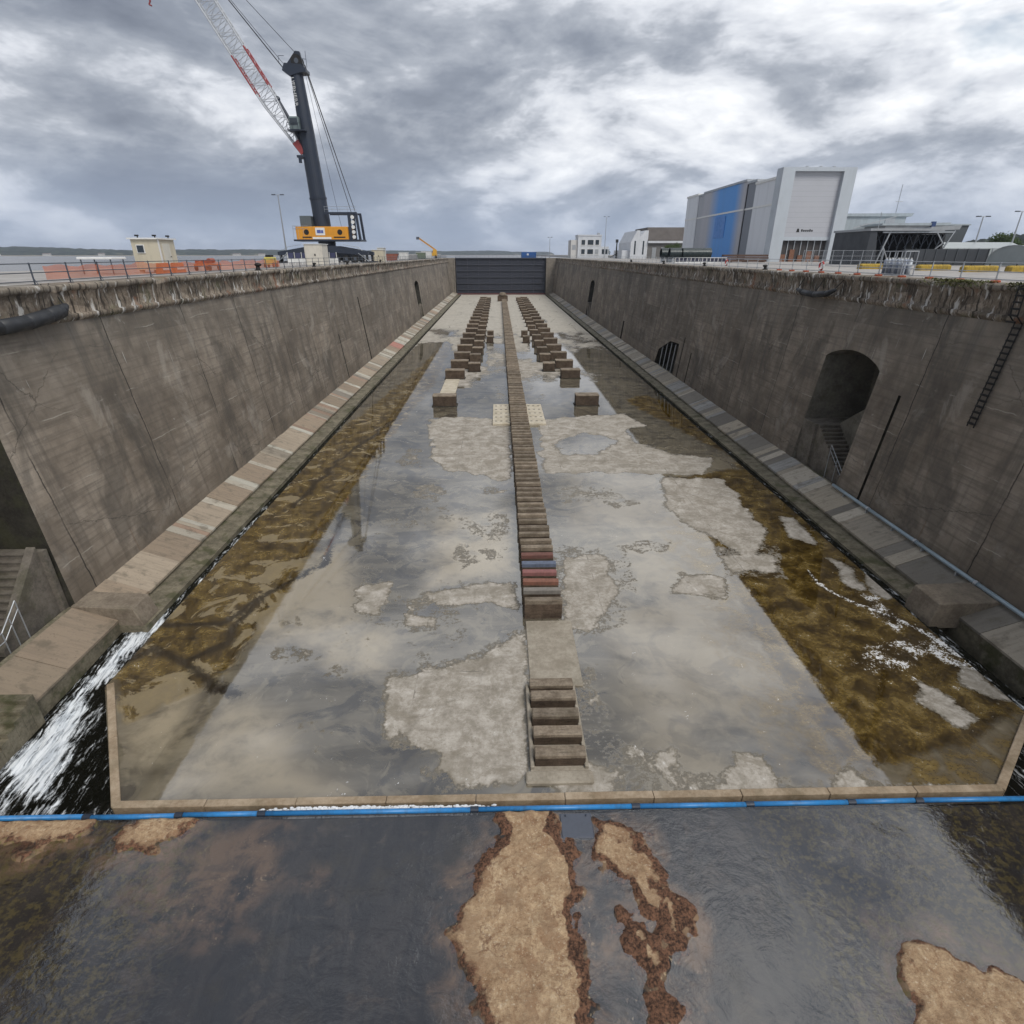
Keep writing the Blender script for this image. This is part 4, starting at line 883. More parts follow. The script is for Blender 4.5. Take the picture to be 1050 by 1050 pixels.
# ------------------------------------------------------------------ railings on the two copings
def railing(x, y0, y1, step, m_, label, levels, red=False, h=1.08, lean=0):
    t = thing('metal_railing', label, 'railing', (x, y0, ZQ)); n = int((y1-y0)/step)
    mf = paint('orange_foot', (.42, .085, .03), .7, 0, .3)
    pm = MB(); pm.box((-.028, -.028, 0), (.028, .028, h)); pm.box((-.13, -.07, .0), (.13, .07, .02)); pm.add([(-.03, .0, .35), (.03, 0, .35), (.16, .03, .02), (.16, -.03, .02)], [(0, 1, 2, 3)])
    post = pm.build('post', m_, t, local=True); foot = None
    rr = random.Random(int(x))
    posts = []
    for i in range(n+1):
        p = post if i == 0 else post.copy()
        if i: COL.objects.link(p); p.parent = t
        p.location = (rr.uniform(-.015, .015), i*step, .03); p.rotation_euler = (rr.uniform(-.015, .015), rr.uniform(-.02, .02), 0)
        if red and i < 14:
            if foot is None:
                fm = MB(); fm.cham((-.22, -.16, 0), (.22, .16, .12), .03); foot = fm.build('foot', mf, p, local=True)
            else:
                q = foot.copy(); COL.objects.link(q); q.parent = p
    for z in levels:
        m = MB(); m.tube((x, y0-.1, ZQ+z), (x, y0+n*step+.1, ZQ+z), .026, 6); m.build('rail', m_, t)
    return t
M_RAILL = paint('railing_slate', (.10, .115, .14), .5, .4, .3)
railing(-24.75, 24.6, 296, 2.75, M_RAILL, 'slate grey post and rail fence along the edge of the left quay', (.2, .62, 1.06))
railing(28.75, 26.2, 296, 2.75, M_GALV, 'pale galvanised post and rail fence along the edge of the right quay', (.2, .6, 1.06), True)

def m_net():
    g = G('orange_netting'); P = g.pos(); s = g._sep(P)
    a = g.math('FRACT', g.mul(s[1], 14)); b = g.math('FRACT', g.mul(s[2], 20))
    wv = g.math('MAXIMUM', g.math('LESS_THAN', a, .36), g.math('LESS_THAN', b, .42))
    n = g.noise(P, 1.5, 3)
    c = g.mix(n, (.66, .16, .06), (.72, .26, .14))
    return g.done(g.pbr(c, .7, 0, .3, None, g.mul(wv, .95)))
M_NET = m_net()
def net(x, y0, y1, z0, z1, label, seed):
    ys = np.arange(y0, y1, .3); zs = np.linspace(0, 1, 6); Yg = np.repeat(ys[:, None], 6, 1)
    top = z1+(fbm(ys*.6, ys*0+seed, 3)-.5)*.35-.10*np.abs(np.sin(ys*1.14)); Z = z0+(top[:, None]-z0)*zs[None]
    X = x+(fbm(Yg*.7, Z*1.5+seed, 3)-.5)*.22
    o = grid('safety_netting', X, Yg, Z, M_NET); tag(o, label, 'safety netting'); recenter(o)
net(-25.15, 34.4, 71, ZQ+.22, ZQ+1.02, 'long run of orange safety netting behind the left railing and cabin', 1)
net(-25.15, 24.6, 30.9, ZQ+.10, ZQ+.72, 'short drooping piece of orange netting at the left end of the railing', 5)

# ------------------------------------------------------------------ left quay: cabin and small things
M_CREAM = paint('cabin_cream', (.56, .51, .39), .6, 0, .25, .8); M_WHITE = paint('trim_white', (.74, .74, .72), .5, 0, .15); M_GLASSD = paint('dark_glass', (.03, .04, .05), .12, 0, .1, 1, .7)
t = thing('site_cabin', 'cream flat roofed site cabin behind the orange netting', 'cabin', (-32, 55, ZQ))
m = MB(); m.box((-32.3, 55.4, ZQ+.25), (-30, 58.2, ZQ+2.72)); m.build('wall', M_CREAM, t)
m = MB(); m.box((-32.5, 55.2, ZQ+2.72), (-29.85, 58.4, ZQ+2.84)); m.build('roof', M_WHITE, t)
w = MB(); w.box((-31.9, 55.33, ZQ+1.6), (-31.2, 55.398, ZQ+2.3)); wf = w.build('window', M_WHITE, t); w = MB(); w.box((-31.83, 55.3, ZQ+1.67), (-31.27, 55.328, ZQ+2.23)); w.build('pane', M_GLASSD, wf)
w = MB(); w.box((-29.998, 56.0, ZQ+.3), (-29.94, 57.2, ZQ+2.4)); d = w.build('door', paint('door_cream', (.60, .58, .50), .55, 0, .2), t); w = MB(); w.box((-29.938, 57.0, ZQ+1.3), (-29.88, 57.12, ZQ+1.36)); w.build('handle', MDK, d)
w = MB(); w.box((-29.99, 55.42, ZQ+.3), (-29.93, 55.6, ZQ+2.7)); w.build('corner_trim', M_WHITE, t)
for x, y in ((-31.6, 55.4), (-30.2, 55.6), (-30, 57.4)):
    w = MB(); w.tube((x, y, ZQ+2.84), (x, y, ZQ+2.95), .05, 6); w.box((x-.13, y-.2, ZQ+2.95), (x+.13, y+.02, ZQ+3.08)); w.build('floodlight', MDK, t)
m = MB()
for x in (-32.2, -30.4):
    for y in (55.5, 57.8): m.box((x, y, ZQ), (x+.3, y+.3, ZQ+.248))
m.build('foot', M_PLINTH, t)
t = thing('flat_canopy', 'low white flat canopy beside the cream cabin', 'canopy', (-33.5, 52, ZQ)); m = MB(); m.cham((-34.4, 50.9, ZQ+1.15), (-31.6, 53.0, ZQ+1.32), .04); m.build('top', M_WHITE, t); m = MB()
for x in (-34.2, -31.8):
    for y in (51.1, 52.8): m.tube((x, y, ZQ), (x, y, ZQ+1.15), .05, 6)
m.build('leg', M_RAILL, t)
M_OR = paint('barrier_orange', (.50, .12, .025), .5, 0, .25)
GB = 'orange plastic barriers in front of the cabin'
def barrier(y, lab):
    y += 2.6
    t = thing('road_barrier', lab, 'barrier', (-28.6, y, ZQ), GB); m = MB(); m.prism([(-28.9, ZQ), (-28.3, ZQ), (-28.45, ZQ+.55), (-28.5, ZQ+.85), (-28.7, ZQ+.85), (-28.75, ZQ+.55)], y-.85, y+.85); m.build('body', M_OR, t)
    m = MB(); m.box((-28.36, y-.6, ZQ+.3), (-28.30, y+.6, ZQ+.46)); m.build('stripe', M_WHITE, t)
barrier(50.3, 'left one of the two orange barriers in front of the cream cabin'); barrier(52.6, 'right one of the two orange barriers in front of the cream cabin')
t = thing('orange_trailer', 'orange tow bar trailer on the quay between cabin and bollard', 'trailer', (-30, 64, ZQ)); m = MB(); m.box((-30.6, 62.2, ZQ+.45), (-29.4, 65.6, ZQ+.62)); m.bar((-30, 65.6, ZQ+.53), (-30, 67, ZQ+.45), .1, .1); m.build('bed', M_OR, t)
m = MB()
for y in (62.8, 64.9):
    for x in (-30.75, -29.4): m.tube((x, y, ZQ+.28), (x+.15, y, ZQ+.28), .28, 12)
m.build('wheel', MDK, t); m = MB(); m.box((-30.5, 62.4, ZQ+.622), (-29.5, 63.8, ZQ+1.0)); m.tube((-30, 64.3, ZQ+.9), (-30, 65.3, ZQ+.9), .25, 10); m.build('load', paint('load_red', (.35, .07, .03), .6), t)
def bollard(x, y, lab, grp, s=.62):
    t = thing('mooring_bollard', lab, 'bollard', (x, y, ZQ), grp); m = MB(); m.tube((x, y, ZQ), (x, y, ZQ+.12), .42*s, 14); m.tube((x, y, ZQ+.12), (x, y, ZQ+.55*s), .26*s, 14, .22*s); m.build('base', MDK, t, smooth=False)
    m = MB(); m.ball((x-.05*np.sign(x), y, ZQ+.66*s), .36*s, 14, 8, (1.15, 1, .6)); m.build('head', MDK, t, smooth=True)
bollard(-24.55, 63.0, 'black bollard on the left coping by the rust stained stones', None, .85)
for y, lab in ((64.6, 'black bollard on the right coping nearest to the camera, left of the gas bottles'), (84, 'black bollard on the right coping in front of the hall shutter'), (105, 'black bollard on the right coping by the grey hall panels'), (131, 'black bollard on the right coping in front of the black pipes')): bollard(28.45, y, lab, 'bollards along the right coping')
for y, lab in ((82, 'black bollard on the left coping in front of the crane'), (100, 'black bollard on the left coping right of the white cabinet'), (128, 'black bollard on the left coping past the crane outrigger')): bollard(-24.5, y, lab, 'bollards along the left coping')
def cabinet(x, y, w, d, h, lab, m_=M_CREAM):
    t = thing('electric_cabinet', lab, 'cabinet', (x, y, ZQ)); m = MB(); m.cham((x-w/2, y-d/2, ZQ), (x+w/2, y+d/2, ZQ+h), .04); m.build('body', m_, t)
    m = MB(); m.box((x-w/2-.12, y-d/2-.12, ZQ+h+.002), (x+w/2+.12, y+d/2+.12, ZQ+h+.09)); m.build('roof', M_WHITE, t)
    m = MB(); m.box((x-w*.42, y-d/2-.03, ZQ+.15), (x+w*.42, y-d/2-.002, ZQ+h-.15)); dd = m.build('door', m_, t); m = MB(); m.box((x+.1, y-d/2-.06, ZQ+h*.45), (x+.3, y-d/2-.032, ZQ+h*.55)); m.build('handle', MDK, dd)
cabinet(-28.2, 96.5, 2.7, 3.2, 2.9, 'tall cream electrical cabinet standing in front of the crane base', paint('cabinet_cream', (.62, .58, .50), .6, 0, .2))
cabinet(-27.6, 143, 2.6, 2.6, 2.4, 'cream box cabinet on the quay right of the crane')
cabinet(-27.9, 148.4, 1.6, 2.6, 2.9, 'narrow pale cabinet behind the cream box cabinet right of the crane', paint('cabinet_pale', (.66, .65, .60), .6))
m = MB(); t = thing('site_barrier', 'white and blue panel barrier in front of the crane base', 'barrier', (-30, 92, ZQ))
m.box((-34, 100, ZQ+.3), (-25.9, 100.08, ZQ+.95)); m.build('panel', M_WHITE, t); m = MB()
for i in range(7): m.box((-33.8+i*1.12, 99.97, ZQ+.95), (-33.0+i*1.12, 100.05, ZQ+1.75))
m.build('screen', paint('screen_navy', (.05, .055, .12), .5), t); m = MB()
for i in range(8): m.tube((-33.95+i*1.12, 100.03, ZQ), (-33.95+i*1.12, 100.03, ZQ+1.85), .05, 6)
m.build('post', M_WHITE, t)
t = thing('utility_cart', 'small yellow and black cart left of the crane outrigger', 'cart', (-29, 79, ZQ)); m = MB(); m.cham((-29.4, 77.8, ZQ+.35), (-28.4, 79.4, ZQ+1.2), .06); m.build('body', paint('cart_yellow', (.6, .5, .10), .5), t); m = MB()
for y in (78, 79.2):
    for x in (-29.5, -28.45): m.tube((x, y, ZQ+.3), (x+.14, y, ZQ+.3), .3, 12)
m.build('wheel', MDK, t); m = MB(); m.box((-29.25, 78.0, ZQ+1.2), (-28.6, 79, ZQ+1.45)); m.build('seat', MDK, t)
def lamp(x, y, h, lab, arms=2, grp='tall lamp posts round the dock'):
    t = thing('lamp_post', lab, 'lamp post', (x, y, ZQ), grp); m = MB(); m.tube((x, y, ZQ), (x, y, ZQ+h), .17, 8, .09); m.tube((x, y, ZQ), (x, y, ZQ+.5), .28, 8); m.build('pole', M_GALV, t)
    m = MB(); m.tube((x-.75, y, ZQ+h), (x+.75, y, ZQ+h), .05, 6); m.build('arm', M_GALV, t)
    for k in (-1, 1)[:arms]:
        m = MB(); m.cham((x+k*.85-.38, y-.2, ZQ+h-.06), (x+k*.85+.38, y+.2, ZQ+h+.12), .03); m.build('lantern', M_RAILL, t)
lamp(-44.2, 130, 12.4, 'tall lamp post beside the left end of the crane'); lamp(46.5, 270, 16.2, 'tallest thin lamp post rising just right of the white office'); lamp(25.6, 308, 9.2, 'lamp post left of the white office at the far end of the right quay')
lamp(85.8, 110, 7.6, 'left of the two lamp posts at the far right beyond the dark low wall'); lamp(92.5, 110, 8.4, 'right of the two lamp posts at the far right, above the pale tent')
# boom lift far along the left quay
t = thing('boom_lift', 'yellow boom lift with raised arm far along the left quay', 'boom lift', (-26.5, 262, ZQ)); MY = paint('lift_yellow', (.60, .33, .03), .5, 0, .25)
m = MB(); m.box((-29, 260, ZQ+.9), (-26, 263.5, ZQ+2.2)); m.cham((-27.6, 260.5, ZQ+2.2), (-26.0, 263, ZQ+3.4), .1); m.build('base', MY, t); m = MB(); m.bar((-26.5, 261.5, ZQ+3.3), (-33.0, 261.5, ZQ+7.6), .6, .6); m.build('boom', paint('boom_ochre', (.52, .25, .04), .5, 0, .3), t)
m = MB(); m.box((-34.2, 261, ZQ+7.2), (-33, 262.2, ZQ+8.2)); m.build('basket', M_RAILL, t); m = MB()
for x in (-28.8, -26.4):
    for y in (259.9, 263.3): m.tube((x-.2, y, ZQ+.6), (x+.2, y, ZQ+.6), .6, 12)
m.build('wheel', MDK, t)
rr = random.Random(11); dl = ['grey site box farthest along the left quay', 'white site box next to the boom lift', 'dull green site box on the left quay left of the boom lift', 'low grey site box midway between crane and boom lift', 'rusty red skip on the left quay just past the crane', 'small white site box halfway to the gate']
for k, (y, x, w, h, c) in enumerate(((285, -28, 3, 1.6, (.3,.31,.33)), (250, -29, 4, 2.6, (.6,.6,.58)), (236, -29.5, 3.4, 2.2, (.12,.15,.10)), (205, -29, 4, 1.5, (.28,.28,.28)), (170, -30, 5, 1.6, (.25,.08,.05)), (190, -29, 2.6, 2.0, (.62,.62,.6)))):
    t = thing('skip' if k == 4 else 'site_box', dl[k], 'skip' if k == 4 else 'site box', (x, y, ZQ)); mm = paint('site_paint_%d' % k, c, .6, 0, .3); m = MB()
    if k == 4: m.prism([(x-w/2+.6, ZQ), (x+w/2-.6, ZQ), (x+w/2, ZQ+h), (x-w/2, ZQ+h)], y-1, y+1); m.build('tub', mm, t); m = MB(); m.box((x-w/2-.05, y-1.05, ZQ+h), (x+w/2+.05, y+1.05, ZQ+h+.1)); m.build('rim', mm, t)
    else:
        m.cham((x-w/2, y-1.2, ZQ+.15), (x+w/2, y+1.2, ZQ+h), .05); m.build('body', mm, t); m = MB(); m.box((x-w/2-.1, y-1.3, ZQ+h+.002), (x+w/2+.1, y+1.3, ZQ+h+.1)); m.build('lid', M_WHITE, t)
        m = MB(); m.box((x-w/2, y-1, ZQ), (x+w/2, y-.8, ZQ+.148)); m.box((x-w/2, y+.8, ZQ), (x+w/2, y+1, ZQ+.148)); m.build('skid', MDK, t)
# ------------------------------------------------------------------ mobile harbour crane
def build_crane():
    cx, cy = -35.2, 128.0
    T = thing('harbour_crane', 'tall navy mobile harbour crane with orange machinery house and lattice jib', 'crane', (cx, cy, ZQ))
    NV = paint('crane_navy', (.022, .030, .048), .42, .1, .25, .7); OR = paint('crane_orange', (.68, .29, .018), .45, 0, .2, .8); RD = paint('jib_red', (.30, .05, .05), .5, 0, .2); GRY = paint('jib_grey', (.52, .54, .57), .5, .1, .25)
    m = MB(); m.box((cx-6.2, cy-2.6, ZQ+1.1), (cx+6.2, cy+2.6, ZQ+2.2)); m.box((cx-2, cy-2.2, ZQ+2.2), (cx+2, cy+2.2, ZQ+3.0)); m.build('chassis', NV, T)
    for sx in (-1, 1):
        for sy in (-1, 1):
            m = MB(); y = cy+sy*2.2
            m.prism([(cx+sx*1.2, ZQ+1.9), (cx+sx*9.0, ZQ+1.35), (cx+sx*9.0, ZQ+2.0), (cx+sx*2.2, ZQ+3.1), (cx+sx*1.2, ZQ+3.1)], y-.55+sy*.5, y+.55+sy*.5)
            ob = m.build('outrigger', NV, T); m = MB(); m.tube((cx+sx*8.6, y+sy*.5, ZQ+.25), (cx+sx*8.6, y+sy*.5, ZQ+1.6), .28, 10); m.box((cx+sx*8.6-1, y+sy*.5-.9, ZQ+.01), (cx+sx*8.6+1, y+sy*.5+.9, ZQ+.25)); m.build('pad', MDK, ob)
    for k in range(8):
        for sy in (-1, 1):
            x = cx-6.3+k*1.8; m = MB(); m.tube((x, cy+sy*2.75-.35, ZQ+.72), (x, cy+sy*2.75+.35, ZQ+.72), .70, 14); w = m.build('wheel', MDK, T); m = MB(); m.tube((x, cy+sy*2.75-.38, ZQ+.72), (x, cy+sy*2.75+.38, ZQ+.72), .3, 10); m.build('rim', M_RAILL, w)
    m = MB(); m.tube((cx+.2, cy, ZQ+3.0), (cx+.2, cy, ZQ+4.0), 1.7, 20); m.build('slew_ring', NV, T)
    for sx in (-1, 1):
        m = MB(); x0 = cx+sx*9.2
        for k in range(4): m.tube((x0-sx*k*.7, cy-3.2, ZQ+.1+k*.55), (x0-sx*k*.7, cy-3.2, ZQ+1.2+k*.55), .04, 5)
        m.tube((x0, cy-3.2, ZQ+1.2), (x0-sx*2.1, cy-3.2, ZQ+2.85), .04, 5); m.tube((x0-sx*2.1, cy-3.2, ZQ+2.85), (x0-sx*5, cy-3.2, ZQ+3.3), .04, 5); m.bar((x0, cy-3.2, ZQ+.1), (x0-sx*2.1, cy-3.2, ZQ+1.75), .7, .08)
        m.build('access_stair', M_GALV, T)
    # house
    hx0, hx1, hz0, hz1, hy = cx-5.0, cx+5.3, ZQ+4.25, ZQ+6.55, 2.6
    m = MB(); m.box((hx0-.6, cy-hy-.1, hz0-.32), (hx1+2.4, cy+hy+.1, hz0-.002)); m.build('house_floor', NV, T)
    m = MB(); m.cham((hx0, cy-hy, hz0), (hx1, cy+hy, hz1), .12); H = m.build('machinery_house', OR, T)
    for x in (hx0+2.1, hx1-1.6):
        m = MB(); m.tube((x, cy-hy-.05, hz0+1.3), (x, cy-hy-.002, hz0+1.3), .50, 16); m.build('vent', MDK, H)
    m = MB(); m.box((cx-1.1, cy-hy-.05, hz0+.75), (cx+.75, cy-hy-.003, hz0+2.1)); sg = m.build('sign', M_WHITE, H)
    m = MB(); m.box((cx-.8, cy-hy-.07, hz0+1.1), (cx-.05, cy-hy-.052, hz0+1.7)); m.box((cx+.0, cy-hy-.07, hz0+1.1), (cx+.45, cy-hy-.052, hz0+1.65)); m.build('emblem', paint('emblem_blue', (.08, .11, .35), .5), sg)
    m = MB(); m.box((cx-1.8, cy-hy-.04, hz0+.05), (cx+1.9, cy-hy-.003, hz0+.42)); m.build('white_band', M_WHITE, H)
    m = MB(); m.box((hx0+1.2, cy-hy-.03, hz0+.28), (hx0+3.0, cy-hy-.003, hz0+.5)); m.box((hx1-2.9, cy-hy-.03, hz0+.28), (hx1-.6, cy-hy-.003, hz0+.5)); m.build('marking', MDK, H)
    m = MB(); m.cham((cx-4.2, cy-1.6, hz1+.002), (cx-2.0, cy+1.2, hz1+1.95), .08); m.build('exhaust_box', paint('box_grey', (.10, .12, .13), .5), T)
    m = MB()
    for a, b in (((hx0-.5, cy-hy), (hx0+2.5, cy-hy)), ((hx0-.5, cy-hy), (hx0-.5, cy+hy))):
        for z in (.5, 1.0): m.tube((*a, hz1+z-.9), (*b, hz1+z-.9), .035, 5)
    for x in (hx0-.5, hx0+.5, hx0+1.5): m.tube((x, cy-hy, hz0), (x, cy-hy, hz1+.1), .035, 5)
    m.build('house_rail', M_GALV, T)
    # tail frame with sheaves
    tx = cx+5.6
    m = MB()
    for y in (cy-1.9, cy+1.9):
        m.bar((tx+.1, y, hz0), (tx+.1, y, hz1+2.4), .55, .55); m.bar((tx+1.9, y, hz0-.2), (tx+1.5, y, hz1+2.4), .45, .45); m.bar((cx+1, y, hz1+2.4), (tx+1.7, y, hz1+2.4), .35, .35)
    m.bar((tx+.1, cy-1.9, hz1+2.4), (tx+.1, cy+1.9, hz1+2.4), .4, .4); m.build('tail_frame', NV, T)
    for k in range(5):
        m = MB(); m.tube((tx+.75, cy-2.2, hz0+.45+k*.88), (tx+.75, cy-1.95, hz0+.45+k*.88), .34, 14); m.build('sheave', M_WHITE, T)
    m = MB()
    for z in (.5, 1.0): m.tube((cx+1, cy-1.9, hz1+2.55+z), (tx+1.6, cy-1.9, hz1+2.55+z), .03, 5)
    for k in range(5): m.tube((cx+1+k*1.5, cy-1.9, hz1+2.5), (cx+1+k*1.5, cy-1.9, hz1+3.6), .03, 5)
    m.build('tail_rail', M_GALV, T)
    # tower
    b0 = Vector((cx-.2, cy, hz1-.3)); b1 = Vector((cx-1.55, cy, 48.6))
    ax = (b1-b0).normalized()
    m = MB(); m.tube(b0, b0+ax*5.2, 1.62, 24, 1.58); m.tube(b0+ax*5.2, b0+ax*5.5, 1.68, 24); m.tube(b0+ax*5.5, b0.lerp(b1, .62), 1.56, 24, 1.42); m.tube(b0.lerp(b1, .62), b1, 1.42, 24, 1.08)
    tw = m.build('tower', NV, T, smooth=False)
    # lettering down the tower
    cu = bpy.data.curves.new('lettering', 'FONT'); cu.body = 'LIEBHERR'; cu.size = 1.05; cu.extrude = .01; cu.align_x = 'LEFT'
    tmp = bpy.data.objects.new('lettering', cu); COL.objects.link(tmp); bpy.context.view_layer.update()
    me = bpy.data.meshes.new_from_object(tmp.evaluated_get(bpy.context.evaluated_depsgraph_get())); bpy.data.objects.remove(tmp)
    me.materials.clear(); me.materials.append(M_WHITE)
    p0 = b0.lerp(b1, .955); u = -ax; vv = Vector((-ax.z, 0, ax.x)) * -1
    lt = bpy.data.objects.new('lettering', me); COL.objects.link(lt); lt.parent = tw
    nrm = Vector((-.45, -.89, 0)).normalized(); vdir = nrm.cross(u).normalized()
    M = Matrix((u, vdir, nrm)).transposed().to_4x4(); M.translation = p0+nrm*1.30-vdir*.35-Vector(T.location)
    lt.matrix_local = M
    # head
    h = b1
    m = MB(); m.prism([(h.x-2.2, h.z-.2), (h.x-1.7, h.z+.9), (h.x+1.4, h.z+.7), (h.x+2.1, h.z+.1), (h.x+2.1, h.z-.4), (h.x+1.0, h.z-.5), (h.x-.9, h.z-1.0)], cy-1.25, cy+1.25); hd = m.build('tower_head', NV, T)
    for y in (cy-.75, cy+.35):
        m = MB(); m.tube((h.x+.45, y, h.z+1.35), (h.x+.45, y+.4, h.z+1.35), 1.0, 20); s_ = m.build('sheave', MDK, hd); m = MB(); m.tube((h.x+.45, y-.02, h.z+1.35), (h.x+.45, y+.42, h.z+1.35), .4, 12); m.build('hub', M_RAILL, s_)
    m = MB(); m.prism([(h.x-1.6, h.z+.9), (h.x+.3, h.z+2.9), (h.x+1.1, h.z+2.8), (h.x+1.5, h.z+.7)], cy-.25, cy+.25)
    m.tube((h.x-2.5, cy-1.3, h.z+.9), (h.x-2.5, cy-1.3, h.z+1.9), .04, 5); m.tube((h.x+2.4, cy-1.3, h.z+.2), (h.x+2.4, cy-1.3, h.z+2.6), .04, 5); m.tube((h.x+1.4, cy-1.3, h.z+1.5), (h.x+2.4, cy-1.3, h.z+1.4), .04, 5); m.tube((h.x-2.5, cy-1.3, h.z+1.9), (h.x-1.5, cy-1.3, h.z+1.9), .04, 5); m.build('head_bracket', NV, hd)
    # jib
    j0 = Vector((cx-2.05, cy, 35.6)); j1 = Vector((-59.9, cy, 73.8)); jd = (j1-j0).normalized(); jn = Vector((jd.z, 0, -jd.x)); L = (j1-j0).length   # jn points up-right side
    def sec(t):     # half depth, half width
        f = min(1, t/.22, (1-t)/.25+.12); return .25+1.15*f, .9*(.9+.1*f)
    def P(t, a, b): d, w = sec(t); return j0+jd*(L*t)+jn*(d*a)+Vector((0, w*b, 0))
    def chords(t0, t1, n, mat, nm, r=.13):
        for a in (-1, 1):
            for b in (-1, 1):
                m = MB()
                for k in range(n): m.tube(P(t0+(t1-t0)*k/n, a, b), P(t0+(t1-t0)*(k+1)/n, a, b), r, 6)
                m.build(nm, mat, T)
    chords(.0, .05, 1, RD, 'jib_foot', .2); m = MB(); m.bar(P(.0, 0, -1), P(.05, 0, -1), .3, .9); m.bar(P(0, 0, 1), P(.05, 0, 1), .3, .9); m.build('jib_cheek', RD, T)
    chords(.05, .26, 4, GRY, 'jib_chord', .15); chords(.26, .41, 3, RD, 'jib_chord', .15); chords(.41, 1, 9, GRY, 'jib_chord', .15)
    m = MB(); n = 30
    for k in range(n):
        t0 = .05+.95*k/n; t1 = .05+.95*(k+1)/n
        for b in (-1, 1):
            m.tube(P(t0, -1, b), P(t0, 1, b), .055, 5); m.tube(P(t0, 1 if k % 2 else -1, b), P(t1, -1 if k % 2 else 1, b), .055, 5)
        for a in (-1, 1):
            m.tube(P(t0, a, -1), P(t0, a, 1), .05, 5); m.tube(P(t0, a, -1), P(t1, a, 1), .05, 5)
    m.build('jib_lacing', GRY, T)
    tp = P(1, 0, 0)
    m = MB(); m.tube(tp+Vector((0, -.4, 0)), tp+Vector((0, .4, 0)), .8, 16); m.build('jib_tip_sheave', MDK, T)
    # luffing cylinder and driver's cab
    m = MB(); q0 = Vector((cx-1.8, cy, 37.2)); q1 = P(.21, 1, 0); mid = q0.lerp(q1, .55); m.tube(q0, mid, .55, 12); m.tube(mid, q1, .3, 10); m.ball(q1, .5, 8, 6); m.bar((cx-.8, cy, 36.8), (cx-2.4, cy, 37.3), 1.2, .8); m.build('luffing_cylinder', NV, T)
    CG = paint('cab_grey_green', (.16, .20, .20), .4); m = MB(); m.cham((cx-3.5, cy-2.3, 39.3), (cx-1.7, cy-.6, 41.3), .15); cb = m.build('driver_cab', CG, T)
    m = MB(); m.box((cx-3.53, cy-2.1, 39.9), (cx-3.502, cy-.8, 41.0)); m.box((cx-3.3, cy-2.33, 39.9), (cx-1.9, cy-2.302, 41.0)); m.build('cab_window', M_GLASSD, cb)
    m = MB(); m.box((cx-3.8, cy-2.6, 39.0), (cx-.6, cy+.4, 39.2)); 
    for x in (-3.8, -2.8, -1.8): m.tube((cx+x, cy-2.6, 39.2), (cx+x, cy-2.6, 40.2), .04, 5)
    m.tube((cx-3.8, cy-2.6, 40.2), (cx-1.4, cy-2.6, 40.2), .04, 5); m.build('cab_platform', NV, T)
    m = MB(); m.box((cx-3.2, cy-1.2, 34.9), (cx-1.0, cy+1.2, 35.3)); m.box((cx-2.9, cy-1.3, 34.0), (cx-2.4, cy-.9, 34.9)); m.build('jib_pivot', NV, T)
    hx = tp.x-.7; m = MB(); m.cham((hx-.5, cy-.4, 58.9), (hx+.5, cy+.4, 61.0), .1); m.tube((hx, cy, 58.3), (hx, cy, 58.9), .16, 8); m.tube((hx, cy, 58.3), (hx-.3, cy, 57.9), .13, 6); m.tube((hx-.3, cy, 57.9), (hx+.15, cy, 57.7), .12, 6); m.build('hook_block', RD, T)
    m = MB()
    m.tube((hx, cy-.2, 61.0), (hx, cy-.2, tp.z), .05, 5); m.tube((hx, cy+.2, 61.0), (hx, cy+.2, tp.z), .05, 5)
    top = Vector((h.x+.4, cy, h.z+2.5)); lo = Vector((h.x-2.2, cy, h.z+.3))
    for y in (-.5, .5):
        m.tube(lo+Vector((0, y, 0)), P(1, 1, y), .05, 5); m.tube(top+Vector((0, y, 0)), P(1, 0, y)+Vector((0, 0, .9)), .04, 5)
    m.tube(lo+Vector((0, 0, .8)), P(.97, 1, 0), .045, 5)
    for y, x in ((-1.2, .5), (-.6, 1.2), (.9, .9)): m.tube((h.x+1.7, cy+y*.4, h.z+.9), (tx+x, cy+y, hz1+2.4), .06 if y < 0 else .05, 5)
    m.tube((h.x+1.5, cy, h.z+.5), (cx+3.5, cy, hz1), .03, 5)
    m.build('rope', MDK, T)
build_crane()

# ------------------------------------------------------------------ big telescopic hall on the right quay
def m_panel(name, c, c2=None, y0=0, y1=1, y2=2, y3=3):
    g = G(name); P = g.pos(); s = g._sep(P); n = g.noise(P, .25, 4)
    col = c
    if c2: col = g.mix(g.mul(g.lin(s[1], y0, y1, 0, 1), g.lin(s[1], y2, y3, 1, 0)), c, c2)     # printed fade from grey to blue
    col = g.mix(g.mul(g.step(g.noise(g.vec('MULTIPLY', P, (1, 1, .1)), .7, 4), .45, .75), .22), col, g.mix(.5, col, (.1, .1, .1)))
    rib = g.math('FRACT', g.mul(s[1], 1.6)); 
    return g.done(g.pbr(g.mix(g.mul(g.step(rib, .88, .97), .35), col, (.12, .12, .13)), .45, .1, .4, g.bump(g.step(rib, .8, .95), .35, .04)))
def m_shut():
    g = G('roller_shutter'); P = g.pos(); s = g._sep(P); f = g.math('FRACT', g.mul(s[2], 1/1.02)); ln = g.math('LESS_THAN', f, .07); n = g.noise(P, .3, 4)
    col = g.mix(g.mul(ln, .45), g.mix(n, (.42, .43, .465), (.48, .49, .52)), (.25, .26, .28)); return g.done(g.pbr(col, .5, .1, .4, g.bump(f, .3, .05)))
